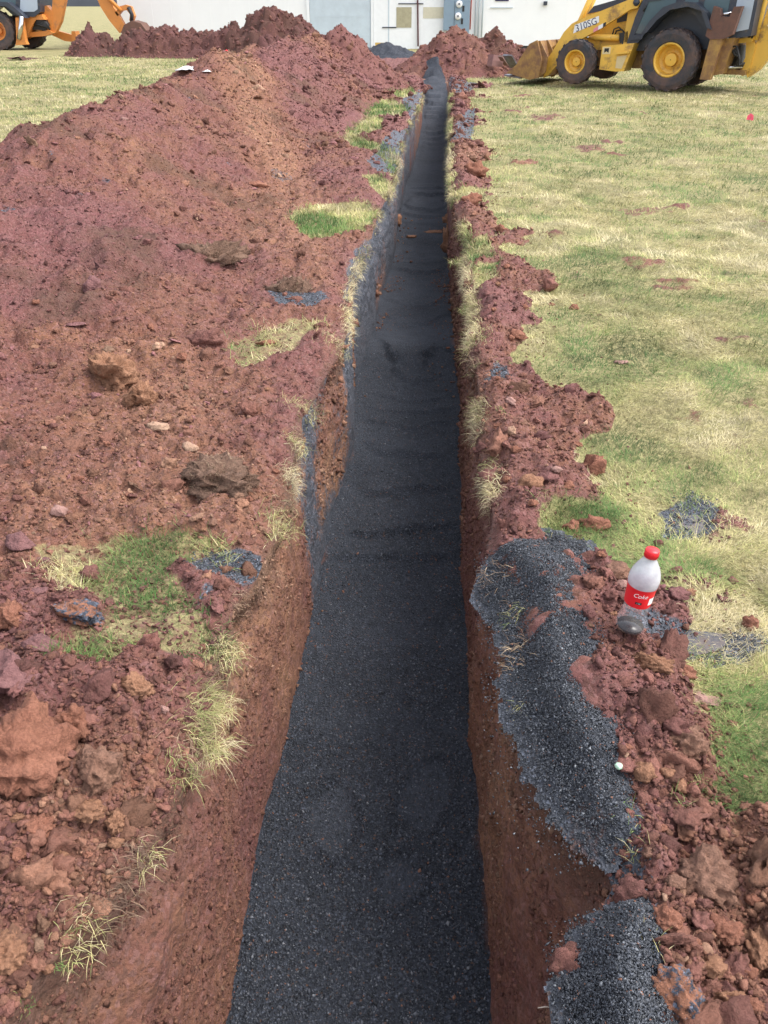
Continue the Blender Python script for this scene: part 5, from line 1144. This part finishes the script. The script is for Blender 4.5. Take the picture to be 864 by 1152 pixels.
plank('broken block at the foot of the brown soil heap, upper one', (552, 65), (562, 67), 24.9, .2, .16, BLOCK, 'broken_block')
plank('broken block at the foot of the brown soil heap, lower one', (551, 71), (563, 72), 24.3, .2, .13, BLOCK, 'broken_block')
rock('stone_chip', 'flat grey stone chip lying on the lawn right of the trench', 698, 406, 20, 8, 'pinkish', .4, .9, .1, sub=3)
bm = bmesh.new(); bmesh.ops.create_icosphere(bm, subdivisions=3, radius=1)
for v_ in bm.verts: v_.co *= 1+.08*math.sin(v_.co.x*7+v_.co.y*5); v_.co.z *= .8
o = bm_link('seed_pod', bm, simple('pale_green_skin', (.42, .60, .45), .5), None, True); p = hit(693, 877); o.location = (p[0], p[1], p[2]+.045); o.scale = (.0095,)*3; tag(o, 'small pale green round pod on the edge of the gravel spill', 'seed pod')
p = UY(605, 1134, 1.05); q = UY(628, 1130, 1.02); bm = bmesh.new(); tube_bm(bm, [(0, 0, 0), ((q[0]-p[0])*.5, 0, .006), (q[0]-p[0], .0, .002)], [.0012, .0016, .0008], 6)
o = bm_link('root_strand', bm, simple('pale_root', (.5, .42, .34), .7), None, True); o.location = p; tag(o, 'pale thin root sticking out of the right trench wall at the bottom', 'root')

# ------------------------------------------------------------------ far wood behind the field
TREEM = simple('distant_wood_leaves', (.045, .05, .06), .9, var=.4, sc=.1)
xx = np.linspace(-420, 60, 240); yy = np.linspace(330, 380, 12); X, Y = np.meshgrid(xx, yy)
Z = (7+4*fbm(X, Y, .05, 4, 401)+2.2*lumps(X, Y, 9, 402)*2)*np.sin(np.pi*(Y-330)/50).clip(0)**.4; Z[0] = -.5; Z[-1] = -.5
tag(link('distant_wood', mesh_np('distant_wood', np.stack([X, Y, Z], -1).reshape(-1, 3), grid_faces(12, 240)), TREEM), 'dark line of distant wood at the far edge of the field', 'wood', kind='stuff')
# ------------------------------------------------------------------ light and view
w = bpy.data.worlds.new('World'); scene.world = w; w.use_nodes = True; nt = w.node_tree; nt.nodes.clear()
sky = nt.nodes.new('ShaderNodeTexSky'); sky.sky_type = 'NISHITA'; sky.sun_disc = False; sky.sun_elevation = R(56); sky.sun_rotation = R(92); sky.dust_density = 3; sky.air_density = 1.2
hs = nt.nodes.new('ShaderNodeHueSaturation'); hs.inputs['Saturation'].default_value = .38
bg = nt.nodes.new('ShaderNodeBackground'); bg.inputs[1].default_value = .15; wo = nt.nodes.new('ShaderNodeOutputWorld')
nt.links.new(sky.outputs[0], hs.inputs['Color']); nt.links.new(hs.outputs[0], bg.inputs[0]); nt.links.new(bg.outputs[0], wo.inputs[0])
sl = bpy.data.lights.new('sun', 'SUN'); sl.energy = .9; sl.angle = R(32); sl.color = (1, .97, .92); so = bpy.data.objects.new('sun', sl); COL.objects.link(so)
# veiled sun to the right of the photographer, 56 degrees up
az = R(92); el = R(56); d = Vector((math.sin(az)*math.cos(el), math.cos(az)*math.cos(el), math.sin(el)))
so.rotation_euler = d.to_track_quat('Z', 'Y').to_euler()
v = scene.view_settings; v.view_transform = 'Standard'; v.look = 'None'; v.gamma = 1; v.use_curve_mapping = False; v.exposure = 1.48
scene.cycles.max_bounces = 6; scene.cycles.use_denoising = True
